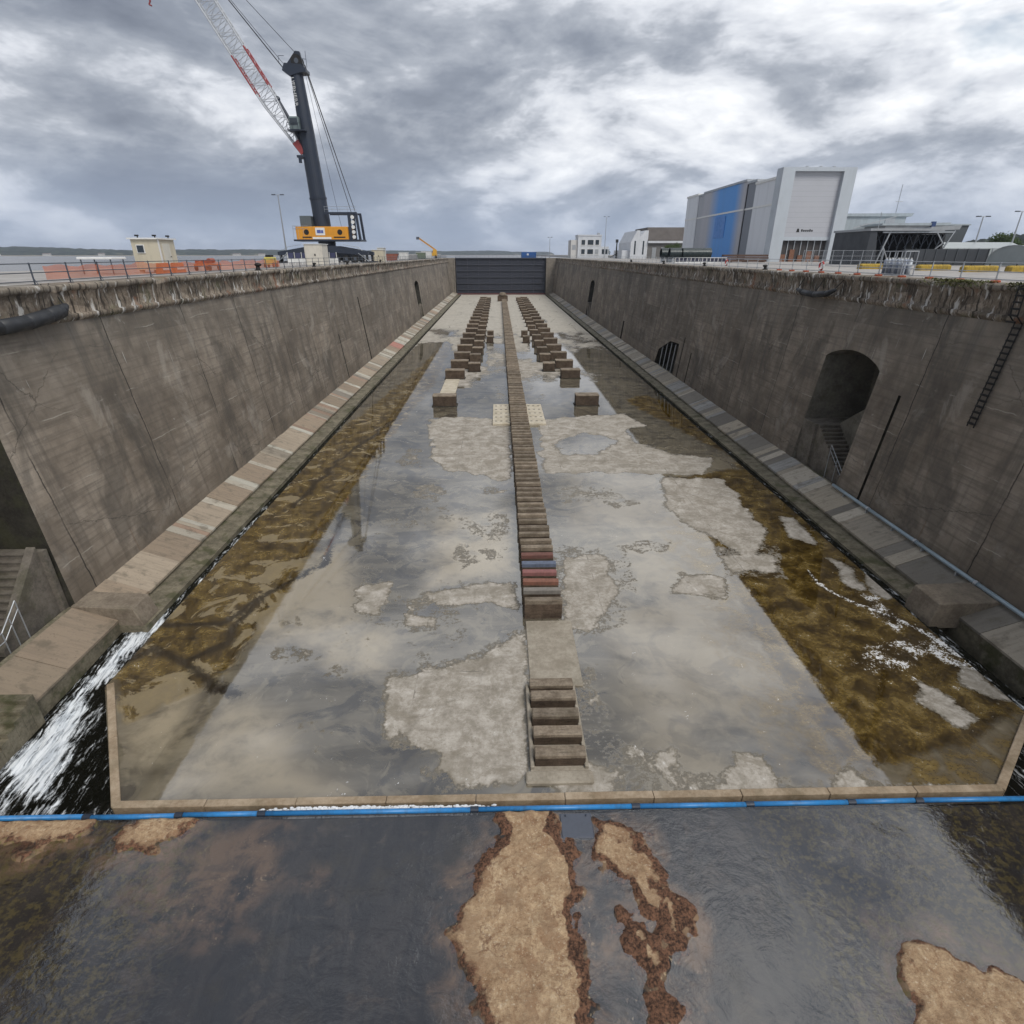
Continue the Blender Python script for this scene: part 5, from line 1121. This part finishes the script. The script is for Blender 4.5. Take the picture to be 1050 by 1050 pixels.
def build_hall():
    T = thing('assembly_hall', 'large pale telescopic assembly hall with blue panel and tall roller shutter', 'hall', (69, 172, ZQ))
    LG = m_panel('cladding_light', (.70, .72, .75)); MG = m_panel('cladding_grey', (.38, .39, .42)); DG = m_panel('cladding_slate', (.20, .215, .245)); BL = m_panel('cladding_blue', (.42, .42, .45), (.07, .30, .72), 186, 178, 166, 161)
    x1 = 77.0
    secs = [('light', LG, 142, 153.4, 61.9, 33.2), ('dark', DG, 153.4, 159, 62.3, 33.9), ('blue', BL, 159.3, 191.5, 62.1, 34.5), ('dark', MG, 191.8, 197, 62.4, 34.2), ('light', LG, 197, 208.5, 62.2, 34.6)]
    for nm, mm, y0, y1, x0, z1 in secs:
        m = MB(); m.box((x0, y0, ZQ), (x1-(x0-61.9), y1-.01, z1)); p = m.build('wall_section', mm, T)
        m = MB(); m.prism([(x0-.25, z1+.002), (x1+.25, z1+.002), (x1+.25, z1+.5), (x0-.25, z1+.5)], y0+.0, y1-.02); m.build('roof_edge', M_WHITE if nm == 'light' else M_GALV, p)
        m = MB(); m.box((x0-.14, y0+.02, 28.1), (x0-.003, y1-.04, 28.5)); m.build('trim', M_WHITE, p)
    for y in (159.14, 191.64):
        m = MB(); m.box((62.2, y-.16, ZQ), (63, y+.14, 33.8)); m.build('joint_seal', MDK, T)
    m = MB(); m.box((61.98, 171, 22.2), (62.097, 179, 27.6)); m.build('blue_hatch', paint('hatch_blue', (.05, .22, .60), .45), T)
    m = MB(); m.box((70, 150, 34.0), (71.5, 152, 34.7)); m.box((69, 178, 35.0), (71, 181, 35.6)); m.build('roof_vent', M_GALV, T)
    # portal
    PW = paint('portal_white', (.47, .51, .55), .45, .05, .12, .5)
    fx0, fx1, zt = 61.5, 77.6, 35.1
    m = MB(); m.box((fx0, 139, ZQ), (fx0+2.7, 141.99, zt)); m.box((fx1-2.7, 139, ZQ), (fx1, 141.99, zt)); m.box((fx0+2.7, 139.003, zt-.75), (fx1-2.7, 141.985, zt-.003)); m.build('portal', PW, T)
    m = MB(); m.box((fx0+2.701, 139.9, 21.6), (fx1-2.701, 140.2, zt-.76)); sh = m.build('shutter', m_shut(), T)
    m = MB(); m.box((fx0+2.701, 139.75, 20.9), (fx1-2.701, 140.15, 21.598)); m.build('shutter_foot', PW, sh)
    m = MB(); m.prism([(67.2, 22.6), (67.9, 22.6), (67.75, 23.3), (67.35, 23.3)], 139.86, 139.895); 
    for k in range(6): m.box((68.3+k*.46, 139.86, 22.7), (68.62+k*.46, 139.895, 23.05+(.12 if k in (0, 4) else 0)))
    m.build('emblem', MDK, sh)
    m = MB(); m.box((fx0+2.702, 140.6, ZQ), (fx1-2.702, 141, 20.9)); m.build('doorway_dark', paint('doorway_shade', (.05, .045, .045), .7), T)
    for k in range(7):
        x = fx0+3.0+k*1.52; m = MB(); m.box((x, 140.4, ZQ), (x+.18, 140.595, 20.9)); m.build('mullion', M_GALV, T)
    m = MB(); rr = random.Random(8)
    for k in range(5): x = fx0+3.3+k*2; m.box((x, 140.3, ZQ), (x+1.1, 140.59, ZQ+rr.uniform(1.2, 2.6)))
    m.build('door_leaf', paint('door_rust', (.20, .09, .05), .6), T)
    m = MB()
    for x in (66.5, 69.5, 72.4): m.box((x, 139.3, zt), (x+.5, 139.7, zt+.25))
    m.build('floodlight', M_GALV, T)
build_hall()

# ------------------------------------------------------------------ other buildings
def build_office():
    T = thing('office_building', 'small white flat roofed office building with square windows', 'office', (41, 284, ZQ)); W = paint('render_white', (.58, .60, .63), .7, 0, .15, .4); W2 = paint('render_cream', (.56, .55, .53), .7, 0, .15, .4)
    m = MB(); m.box((36, 280, ZQ), (46.6, 290, 25.6)); a = m.build('wall', W, T); m = MB(); m.box((35.8, 279.8, 25.6), (46.8, 290.2, 26.1)); m.build('roof', W, T)
    m = MB(); m.box((33, 281, ZQ), (35.998, 292, 24.0)); m.build('side_wing', W2, T); m = MB(); m.box((46.61, 281, ZQ), (50.2, 290, 21.3)); m.build('low_wing', W, T)
    for j, z in enumerate((22.0, 18.2)):
        for x in (37.6, 40.4, 43.9):
            w = 1.6 if x != 40.4 else 2.6; m = MB(); m.box((x-.1, 279.93, z-.1), (x+w+.1, 279.998, z+2.1)); f = m.build('window', M_WHITE, T); m = MB(); m.box((x, 279.88, z), (x+w, 279.928, z+2)); m.build('pane', M_GLASSD if not (j and x > 43) else M_GALV, f)
            m = MB(); m.box((x-.2, 279.8, z-.28), (x+w+.2, 279.998, z-.12)); m.build('sill', M_WHITE, f)
    for x in (47.2, 48.8): m = MB(); m.box((x, 280.93, 18.2), (x+1, 280.998, 20.2)); m.build('window', M_GLASSD, T)
    m = MB(); m.box((33.5, 280.94, 20), (35.2, 280.998, 22)); m.build('window', M_GALV, T); m = MB(); m.box((45.2, 283, 26.1), (46.2, 285, 27)); m.build('roof_unit', M_GALV, T)
build_office()
def build_saw():
    T = thing('workshop_shed', 'white sawtooth fronted workshop with a dark brown roof', 'workshop', (60, 255, ZQ)); W = paint('shed_white', (.60, .62, .65), .6, 0, .2, .4)
    for k, x in enumerate((53.6, 57.0)):
        m = MB(); m.prism([(x, ZQ), (x+3.39, ZQ), (x+3.39, 26.8), (x+2.2, 26.8), (x, 22.5+k*1.8)], 250, 275); g_ = m.build('gable', W, T)
        m = MB(); m.box((x+1.4, 249.94, 18), (x+2.0, 249.998, 23)); m.build('slot_window', M_GLASSD, g_)
    m = MB(); m.box((60.4, 250.2, ZQ), (76, 275, 22.6)); m.build('wall', paint('shed_shade', (.16, .155, .15), .8), T)
    m = MB(); m.prism([(249.6, 22.6), (249.6, 23.4), (252.6, 28.0), (275, 28.0), (275, 22.6)], 60.41, 76.2, 'x'); m.build('roof', paint('roof_brown', (.105, .092, .085), .8, 0, .2, .4), T)
    m = MB(); m.box((60.4, 249.2, 22.2), (76, 249.59, 23.0)); m.build('fascia', W, T)
    m = MB(); m.box((50.6, 252, ZQ), (53.59, 270, 19.6)); m.build('low_wing', W, T)
    m = MB()
    for x in (55, 58.5, 62.5, 66, 69.5): m.box((x, 250.1, ZQ), (x+1.6, 250.19, 20.6))
    m.build('door', M_GALV, T)
build_saw()
t = thing('signal_mast', 'short dark mast between the white office and the workshop', 'mast', (50.2, 262, ZQ)); m = MB(); m.tube((50.2, 262, ZQ), (50.2, 262, 22.6), .35, 8, .25); m.build('pole', MDK, t); m = MB(); m.box((49.7, 261.5, 22.6), (50.7, 262.5, 23.8)); m.build('head', MDK, t)
m = MB(); m.bar((47.6, 262, ZQ+.4), (51.6, 262, ZQ+2.4), .3, .3); m.build('stay', MDK, t)
GP = 'big black pipes stacked on the right quay'
MPB = paint('pipe_black', (.02, .032, .034), .3, .1, .2)
for k, (x0, x1, y, lab) in enumerate(((38.6, 44.6, 129, 'longest black pipe of the stack, lying across in front of the blue hall panel'), (36.0, 38.4, 129.3, 'short black pipe with its open end facing out, left of the long one'), (35.2, 37.6, 133, 'black pipe at the back left of the pipe stack'), (38.4, 43, 133.4, 'black pipe lying behind the longest one'))):
    t = thing('steel_pipe', lab, 'pipe', ((x0+x1)/2, y, ZQ), GP); m = MB(); m.tube((x0, y, ZQ+1.75), (x1, y, ZQ+1.75), 1.02, 22, None, False); m.tube((x0, y, ZQ+1.75), (x1, y, ZQ+1.75), .93, 22, None, False)
    vs = []; 
    for xx in (x0, x1):
        for i in range(22):
            a = 2*math.pi*i/22
            for r_ in (1.02, .93): vs.append((xx, y+r_*math.cos(a), ZQ+1.75+r_*math.sin(a)))
    fs = [(44*e+2*i, 44*e+2*i+1, 44*e+(2*i+3) % 44, 44*e+(2*i+2) % 44) for e in (0, 1) for i in range(22)]
    m.add(vs, fs); m.build('shell', MPB, t); m = MB()
    for xx in (x0+.4, x1-.8): m.box((xx, y-1.1, ZQ), (xx+.4, y+1.1, ZQ+.74))
    m.build('cradle', M_GALV, t)
t = thing('beam_stack', 'stack of rusty brown steel beams left of the hall shutter', 'beam stack', (56, 131, ZQ)); m = MB(); rr = random.Random(3)
for k in range(3):
    for j in range(3): x = 48.5+rr.uniform(-.5, .5); m.box((x, 130+j*.8, ZQ+.1+k*.5), (x+9, 130.6+j*.8, ZQ+.5+k*.5))
m.build('beam', paint('beam_rust', (.10, .06, .045), .8, 0, .3), t); m = MB()
for x in (49.5, 53, 56.5): m.box((x, 129.8, ZQ), (x+.3, 132.6, ZQ+.098))
m.build('bearer', M_WOOD, t)
t = thing('equipment_rack', 'low white framed rack of dark boxes along the right quay fence', 'rack', (40, 118, ZQ)); m = MB()
for k in range(13): m.box((34.2+k*.75, 117.6, ZQ+.25), (34.75+k*.75, 118.3, ZQ+.9))
m.build('box', paint('rack_dark', (.03, .03, .06), .6), t); m = MB(); m.box((34, 117.5, ZQ), (44, 118.4, ZQ+.2)); m.box((34, 117.5, ZQ+.92), (44, 118.4, ZQ+1.0))
for k in range(14): m.box((34.02+k*.75, 117.52, ZQ+.2), (34.12+k*.75, 117.6, ZQ+.918))
m.build('frame', M_WHITE, t)

# pale barn behind, stepped sheds, dark open shed
SL = paint('slate_cladding', (.045, .05, .058), .55, .1, .3, .5); PB = paint('pale_blue_cladding', (.38, .43, .46), .5, .1, .25, .4); GR2 = paint('mid_grey_cladding', (.33, .345, .36), .55, .1, .25, .4); DK2 = paint('charcoal_cladding', (.075, .085, .095), .55, .1, .3, .5)
t = thing('pale_shed', 'pale blue grey shed seen above the dark open shed', 'shed', (91, 155, ZQ)); m = MB(); m.box((80, 150, ZQ), (98.2, 170, 26.3)); m.build('wall', PB, t); m = MB(); m.prism([(79.6, 26.3), (99.2, 26.3), (99.6, 27.0), (79.6, 26.9)], 149.6, 170); m.build('roof', PB, t); m = MB(); m.box((93.2, 149.9, 24), (95.6, 149.998, 25.9)); m.build('vent', M_GALV, t)
m = MB(); m.tube((96.6, 152, 26.9), (96.6, 152, 33.2), .07, 6); m.tube((95.9, 152, 29.6), (97.6, 152, 29.6), .06, 6); m.build('antenna', M_GALV, t)
t = thing('grey_shed', 'mid grey shed with a flat eave right of the pale blue one', 'shed', (103, 143, ZQ)); m = MB(); m.box((88, 141, ZQ), (101.8, 149, 24.0)); m.build('wall', GR2, t); m = MB(); m.prism([(87, 24.0), (102.4, 24.0), (102.8, 24.6), (87, 24.4)], 140.6, 149.3); m.build('roof', PB, t)
m = MB(); m.box((89.5, 140.9, 22.6), (93.8, 140.998, 23.2)); m.box((94.6, 140.9, 22.4), (97, 140.998, 22.9)); m.build('window', M_GLASSD, t); m = MB(); m.box((98.3, 140.5, 23.4), (99.2, 140.998, 24.8)); m.build('sign', paint('sign_blue', (.03, .06, .16), .5), t)
t = thing('charcoal_shed', 'charcoal shed with a raked end at the far right of the sheds', 'shed', (109, 150, ZQ)); m = MB(); m.prism([(102.6, ZQ), (112.6, ZQ), (113.9, 24.4), (102.6, 24.4)], 149.6, 165); m.build('wall', DK2, t); m = MB(); m.box((102.4, 149.3, 24.402), (114.1, 165, 24.7)); m.build('roof', PB, t); m = MB(); m.bar((107.2, 149.55, 18), (108.2, 149.55, 24.3), .3, .1); m.build('downpipe', M_GALV, t)
t = thing('open_shed', 'dark slate open fronted shed with steel trusses behind the gas bottles', 'shed', (61, 100, ZQ))
m = MB(); m.box((57, 95.02, ZQ), (57.4, 104.6, 21.29)); m.build('side_wall', SL, t); m = MB(); m.prism([(57.0, ZQ), (58.9, ZQ), (58.0, 21.29), (57.0, 21.29)], 94.6, 95.0); m.build('return_wall', SL, t)
m = MB(); m.box((57.42, 103.6, ZQ), (71.4, 104.4, 21.2)); m.box((70.9, 98, ZQ), (71.3, 103.58, 21)); m.box((57.42, 95.1, 21.0), (70.3, 103.5, 21.28)); m.build('back_wall', paint('shed_interior_shade', (.022, .024, .028), .8), t); m = MB(); m.box((56.8, 94.4, 21.3), (66.2, 104.8, 21.62)); m.prism([(66.21, 21.3), (70.7, 21.5), (70.9, 22.1), (66.21, 21.85)], 94.6, 104.8); m.build('roof', GR2, t)  # interior walls and ceiling coloured near black to paint in their shade
for k in range(9):
    x = 58.6+k*1.4; y = 96+k*.2; m = MB(); m.tube((x, y, ZQ), (x+.4, y, 21.2), .07, 6); m.tube((x, y, 19.0), (x+1.3, y, 21.2), .05, 5); m.tube((x+1.3, y, 19.4), (x+.2, y, 21.2), .05, 5); m.build('truss', M_RAILL, t)
m = MB(); m.bar((58.9, 94.8, ZQ), (60.2, 94.8, 21.3), .18, .18); m.bar((61.2, 94.8, ZQ), (59.5, 94.8, 19.2), .16, .16); m.bar((69.0, 94.8, 18.6), (70.2, 94.8, 21.4), .18, .18); m.bar((59, 94.8, 21.1), (70.2, 94.8, 21.15), .2, .2); m.bar((68.8, 94.8, 19.6), (67.4, 94.8, 21.2), .14, .14); m.bar((68.8, 94.8, 19.6), (67.2, 94.8, 18.2), .14, .14); m.build('front_frame', M_GALV, t)
m = MB(); m.bar((53.8, 94.0, 21.65), (60.0, 94.0, 23.2), .12, .12); m.tube((57.6, 94, 21.6), (57.6, 94, 23.8), .05, 6); m.build('roof_stay', M_GALV, t)
t = thing('dark_hoarding', 'long dark navy hoarding in front of the sheds at the far right', 'hoarding', (70, 90, ZQ)); m = MB(); m.box((60.5, 91, ZQ), (73.5, 91.3, 18.75)); m.build('panel', SL, t); m = MB()
for k in range(9): m.box((60.6+k*1.6, 90.9, ZQ), (60.7+k*1.6, 90.998, 18.8))
m.build('post', DK2, t)
t = thing('site_fence', 'pale wire mesh site fence in front of the dark shed', 'fence', (52, 90, ZQ)); m = MB()
for k in range(9): m.tube((46+k*1.5, 92, ZQ), (46+k*1.5, 92, ZQ+2.1), .04, 6)
m.build('post', M_GALV, t); m = MB()
for z in (.1, .7, 1.3, 2.05): m.tube((46, 92, ZQ+z), (58, 92, ZQ+z), .02, 5)
for k in range(80): m.tube((46+k*.15, 92, ZQ+.1), (46+k*.15, 92, ZQ+2.05), .006, 4)
m.build('mesh', M_GALV, t)
# tents
def m_film():
    g = G('greenhouse_film'); P = g.pos(); n = g.noise(P, .8, 4); return g.done(g.pbr(g.mix(n, (.27, .30, .30), (.38, .41, .41)), .35, 0, .5, g.bump(n, .3, .1)))
FILM = m_film()
t = thing('film_tent', 'pale plastic film tent at the right edge behind the yellow kerbs', 'tent', (66, 78, ZQ)); m = MB(); n = 14
prof = [(83+4.2*math.cos(math.pi*i/n), ZQ+.1+2.55*math.sin(math.pi*i/n)**.7) for i in range(n+1)]
m.prism(prof, 70.5, 84, 'x'); m.build('cover', FILM, t)
for k in range(8):
    m = MB()
    for (a, b) in zip(prof[:-1], prof[1:]): m.tube((70.4+k*1.9, a[0], a[1]), (70.4+k*1.9, b[0], b[1]+.01), .05, 5)
    m.build('hoop', M_GALV, t)
m = MB()
for z in (17.3, 18.2): m.box((61.45, 74, z), (72, 74.06, z+.05)) if False else m.tube((70.5, 78.9, z-.3), (84, 78.9, z-.3), .04, 5)
m.build('rail', M_WHITE, t)
t = thing('long_tent', 'long low pale roofed tent behind the navy hoarding', 'tent', (82, 108, ZQ)); m = MB(); m.prism([(106, ZQ), (106, 19.0), (109.5, 20.0), (113, 19.0), (113, ZQ)], 73.5, 92, 'x'); m.build('cover', FILM, t); m = MB()
for k in range(8): m.box((73.6+k*2.5, 105.9, ZQ), (73.75+k*2.5, 105.998, 19)); 
m.build('leg', M_GALV, t)
# gas bottles
t = thing('gas_bottle_cage', 'steel crate of grey gas bottles standing at the right coping', 'gas bottles', (30.1, 45.6, ZQ))
m = MB()
for y in (44.3, 45.2, 46.1, 46.9):
    for x in (29.65, 30.6): m.tube((x, y, ZQ+.05), (x, y, ZQ+1.75), .035, 6)
for z in (.1, .8, 1.72):
    for x in (29.65, 30.6): m.tube((x, 44.3, ZQ+z), (x, 46.9, ZQ+z), .03, 6)
    for y in (44.3, 46.9): m.tube((29.65, y, ZQ+z), (30.6, y, ZQ+z), .03, 6)
m.build('frame', M_GALV, t); BT = [paint('bottle_grey', (.26, .29, .36), .4, .1, .2), paint('bottle_pale', (.45, .48, .52), .4, .1, .2)]
for j, x in enumerate((29.9, 30.32)):
    for k in range(7):
        y = 44.5+k*.37; m = MB(); m.tube((x, y, ZQ+.08), (x, y, ZQ+1.08), .14, 12); m.ball((x, y, ZQ+1.08), .14, 10, 6, (1, 1, .8)); b = m.build('bottle', BT[(k*3+j) % 2], t, smooth=True); m = MB(); m.tube((x, y, ZQ+1.16), (x, y, ZQ+1.28), .05, 6); m.build('valve', M_WHITE, b)
# yellow kerbs
MYK = paint('kerb_yellow', (.40, .27, .035), .8, 0, .8, 2.2)
for (x0, x1, y, lab) in ((40.8, 45.6, 68.5, 'chipped yellow concrete block left of the gas bottles'), (43.2, 46.6, 62.2, 'chipped yellow concrete block right of the gas bottles'), (43.6, 47.0, 56.6, 'chipped yellow concrete block below the end of the navy hoarding'), (47.8, 51, 56.4, 'chipped yellow concrete block at the right edge in front of the film tent')):
    t = thing('yellow_block', lab, 'concrete block', ((x0+x1)/2, y, ZQ), 'yellow concrete blocks on the right quay'); m = MB(); m.cham((x0, y-.4, ZQ), (x1, y+.4, ZQ+.56), .14); m.build('body', MYK, t); m = MB()
    for x in (x0+.8, x1-.8): m.tube((x, y, ZQ+.56), (x, y, ZQ+.70), .05, 6)
    m.build('lifting_eye', MDK, t)
# life rings
MR = paint('ring_red', (.50, .06, .06), .5, 0, .2)
for y, lab in ((76.4, 'red and white life ring hung on the right railing before the blue panel'), (53.6, 'red life ring on the right railing under the hall shutter')):
    t = thing('life_ring', lab, 'life ring', (28.55, y, ZQ+.4), 'life rings on the right railing'); n = 20
    for q, mm in ((0, MR), (1, M_WHITE)):
        m = MB()
        for i in range(n):
            if (i//3) % 2 != q: continue
            if i % 3 == 0 and m.v: m.build('ring' if q == 0 else 'band', mm, t); m = MB()
            a, b = 2*math.pi*i/n, 2*math.pi*(i+1)/n; m.tube((28.6, y+.33*math.cos(a), ZQ+.6+.33*math.sin(a)), (28.6, y+.33*math.cos(b), ZQ+.6+.33*math.sin(b)), .075, 8)
        m.build('ring' if q == 0 else 'band', mm, t)
m = MB(); 
# moss and weeds growing on the right coping
rr = random.Random(21); m = MB()
for (y0, y1, dens) in ((30.2, 32.6, 420), (33.4, 39.5, 900), (29, 30, 140)):
    for k in range(dens):
        y = rr.triangular(y0, y1); x = 27.9+rr.uniform(-.35, .45); z = 16.5+rr.uniform(-.05, .10)-max(0, 27.75-x)*1.4; s_ = rr.uniform(.05, .13); a = rr.uniform(0, 6.28); tz = rr.uniform(.3, 1)
        d = Vector((math.cos(a)*s_, math.sin(a)*s_, s_*tz)); e = Vector((-math.sin(a)*s_*.5, math.cos(a)*s_*.5, 0)); p = Vector((x, y, z)); m.add([p-e, p+e, p+d+e*.3, p+d-e*.3], [(0, 1, 2, 3)])
o = m.build('moss', m_conc('moss_green', (.055, .065, .016), (.13, .13, .04))); struct(o, 'stuff'); tag(o, 'yellow green moss and weeds growing over the right coping', 'moss')
# ------------------------------------------------------------------ trees
def m_leaf(name, a, b):
    g = G(name); P = g.pos(); n = g.noise(P, 1.2, 4); return g.done(g.pbr(g.mix(n, a, b), .8, 0, .2))
ML = [m_leaf('leaves_mid', (.022, .042, .014), (.07, .10, .03)), m_leaf('leaves_dark', (.014, .026, .014), (.045, .06, .028))]
def tree(x, y, h, w, lab, k, grp='trees at the back of the right quay'):
    rr = random.Random(int(x*7+y)); t = thing('broadleaf_tree', lab, 'tree', (x, y, ZQ), grp); m = MB(); m.tube((x, y, ZQ), (x+.1, y, ZQ+h*.5), .25, 8, .14)
    cl = []
    for i in range(7):
        a = rr.uniform(0, 6.28); q = Vector((x+math.cos(a)*w*.33*rr.uniform(.4, 1), y+math.sin(a)*w*.33*rr.uniform(.4, 1), ZQ+h*rr.uniform(.45, .85))); m.tube((x+.1, y, ZQ+h*rr.uniform(.3, .5)), q, .09, 5, .03); cl.append((q, w*rr.uniform(.16, .28)))
    m.build('trunk', M_WOOD, t); m = MB()
    for c, r_ in cl:
        for i in range(190):
            d = Vector((rr.gauss(0, 1), rr.gauss(0, 1), rr.gauss(0, 1))).normalized()*r_*rr.uniform(.45, 1.1); p = c+d; s_ = w*rr.uniform(.02, .045); e = Vector((rr.gauss(0, 1), rr.gauss(0, 1), rr.gauss(0, 1))).normalized()*s_; f = e.orthogonal().normalized()*s_*.7; m.add([p-e, p+f, p+e, p-f], [(0, 1, 2, 3)])
    m.build('crown', ML[k], t)
for x, y, h, w, lab, k in ((116, 140, 5.6, 7, 'bushy green tree in the gap right of the charcoal shed', 0), (121, 144, 5.0, 6.5, 'low green tree just right of the bushy tree behind the long tent', 0), (112, 122, 6.4, 10, 'broad dark tree behind the film tent at the right edge', 1), (117, 118, 7.2, 11, 'dark rounded tree farthest right above the film tent', 1), (66, 240, 4.6, 6, 'green tree in front of the brown workshop wall, left one', 0), (71, 242, 5.4, 6, 'green tree beside the hall in front of the workshop', 0), (50.4, 285, 3.6, 4.5, 'small dark tree at the foot of the workshop low wing', 1)): tree(x, y, h, w, lab, k)
# far white houses on the other shore
rr = random.Random(4); MH = paint('house_pale', (.55, .54, .50), .8)
for k, (x, y) in enumerate(((-2030, 2555), (-1890, 2640), (-1740, 2760), (-1560, 2850), (-1270, 3040), (-1180, 3120))):
    w = rr.uniform(22, 40); h = rr.uniform(6, 9); t = thing('shore_house', 'tiny white house on the far shore of the estuary', 'house', (x, y, 13), 'white houses on the far shore'); m = MB(); m.box((x-w/2, y-20, 13), (x+w/2, y-8, 13+h)); m.build('wall', MH, t); m = MB(); m.prism([(x-w/2-1, 13+h), (x+w/2+1, 13+h), (x+w/2-4, 13+h+4), (x-w/2+4, 13+h+4)], y-21, y-7); m.build('roof', paint('house_roof', (.25, .2, .18), .8), t)

# ------------------------------------------------------------------ sky, light, camera
def build_world():
    g = G('World', True); scene.world = g.m
    elev, azim = R(50), R(150)
    sky = g.n('ShaderNodeTexSky', sky_type='NISHITA', sun_disc=False, sun_elevation=elev, sun_rotation=azim, air_density=1.2, dust_density=1.5)
    b1 = g.n('ShaderNodeBackground'); g.put(b1.inputs[0], sky.outputs[0]); b1.inputs[1].default_value = .09
    D = g.n('ShaderNodeTexCoord').outputs['Generated']; s = g._sep(D); z = g.math('MAXIMUM', s[2], 0.0)
    k = g.math('DIVIDE', 1, g.plus(z, .62)); p = g.comb(g.mul(s[0], k), g.mul(s[1], k), g.mul(s[2], 2.6))
    q = g.vec('ADD', p, SKYOFF)
    big = g.noise(q, 1.0, 3, .45, .4); sm = g.noise(q, 3.0, 6, .55, .3); wsp = g.noise(q, 10, 5, .6, .3)
    v = g.plus(g.plus(g.mul(big, .40), g.mul(sm, .50)), g.mul(wsp, .14))
    # brighter towards the thin cloud on the right and overhead, a dark bank low on the left
    v = g.plus(v, g.mul(g.step(s[0], -.25, .5), .058))
    col = g.ramp(v, [(.42, (.165, .188, .235)), (.485, (.235, .263, .315)), (.535, (.36, .388, .44)), (.57, (.58, .605, .655)), (.635, (.86, .875, .895))])
    hz = g.math('SUBTRACT', 1, g.step(z, .0, .17))
    col = g.mix(g.mul(hz, .68), col, (.30, .365, .485))
    b2 = g.n('ShaderNodeBackground'); g.put(b2.inputs[0], col); b2.inputs[1].default_value = 1.0
    gap = g.mul(g.mul(g.step(g.noise(g.vec('ADD', q, (5, 3, 0)), 2.2, 5, .6, .4), .50, .60), .8), g.mul(g.step(s[2], .12, .3), g.step(s[0], .25, .55)))
    mx = g.n('ShaderNodeMixShader'); g.put(mx.inputs[0], g.math('SUBTRACT', 1, gap)); g.t.links.new(b1.outputs[0], mx.inputs[1]); g.t.links.new(b2.outputs[0], mx.inputs[2])
    g.done(mx.outputs[0])
    L = bpy.data.lights.new('sun', 'SUN'); L.energy = 1.6; L.angle = R(22); L.color = (1, .96, .90)
    o = bpy.data.objects.new('sun', L); COL.objects.link(o)
    d = Vector((math.sin(azim)*math.cos(elev), math.cos(azim)*math.cos(elev), math.sin(elev)))
    o.rotation_euler = d.to_track_quat('Z', 'Y').to_euler(); o.location = (0, 0, 80)
SKYOFF = (3.1, 1.7, 0)
build_world()
m = MB(); m.box((-4400, -420, 6.0), (3100, 6500, 95)); hz = m.build('haze', None); struct(hz, 'stuff'); tag(hz, 'thin pale sea haze hanging over the whole place', 'haze')
g = G('sea_haze'); v_ = g.n('ShaderNodeVolumePrincipled'); v_.inputs['Color'].default_value = (.78, .86, 1, 1); v_.inputs['Density'].default_value = .00010; g.t.links.new(v_.outputs[0], g.out.inputs['Volume']); hz.data.materials.append(g.m)
cam = bpy.data.cameras.new('camera'); co = bpy.data.objects.new('camera', cam); COL.objects.link(co)
co.location = (0, 0, 18); co.rotation_euler = (R(90-24.661), 0, R(-1.2676)); cam.sensor_fit = 'HORIZONTAL'; cam.sensor_width = 36; cam.lens = 575/1050*36; cam.clip_start = .1; cam.clip_end = 30000
scene.camera = co
vs = scene.view_settings; vs.view_transform = 'Standard'; vs.look = 'None'; vs.exposure = .35; vs.gamma = 1
scene.view_settings.use_curve_mapping = False
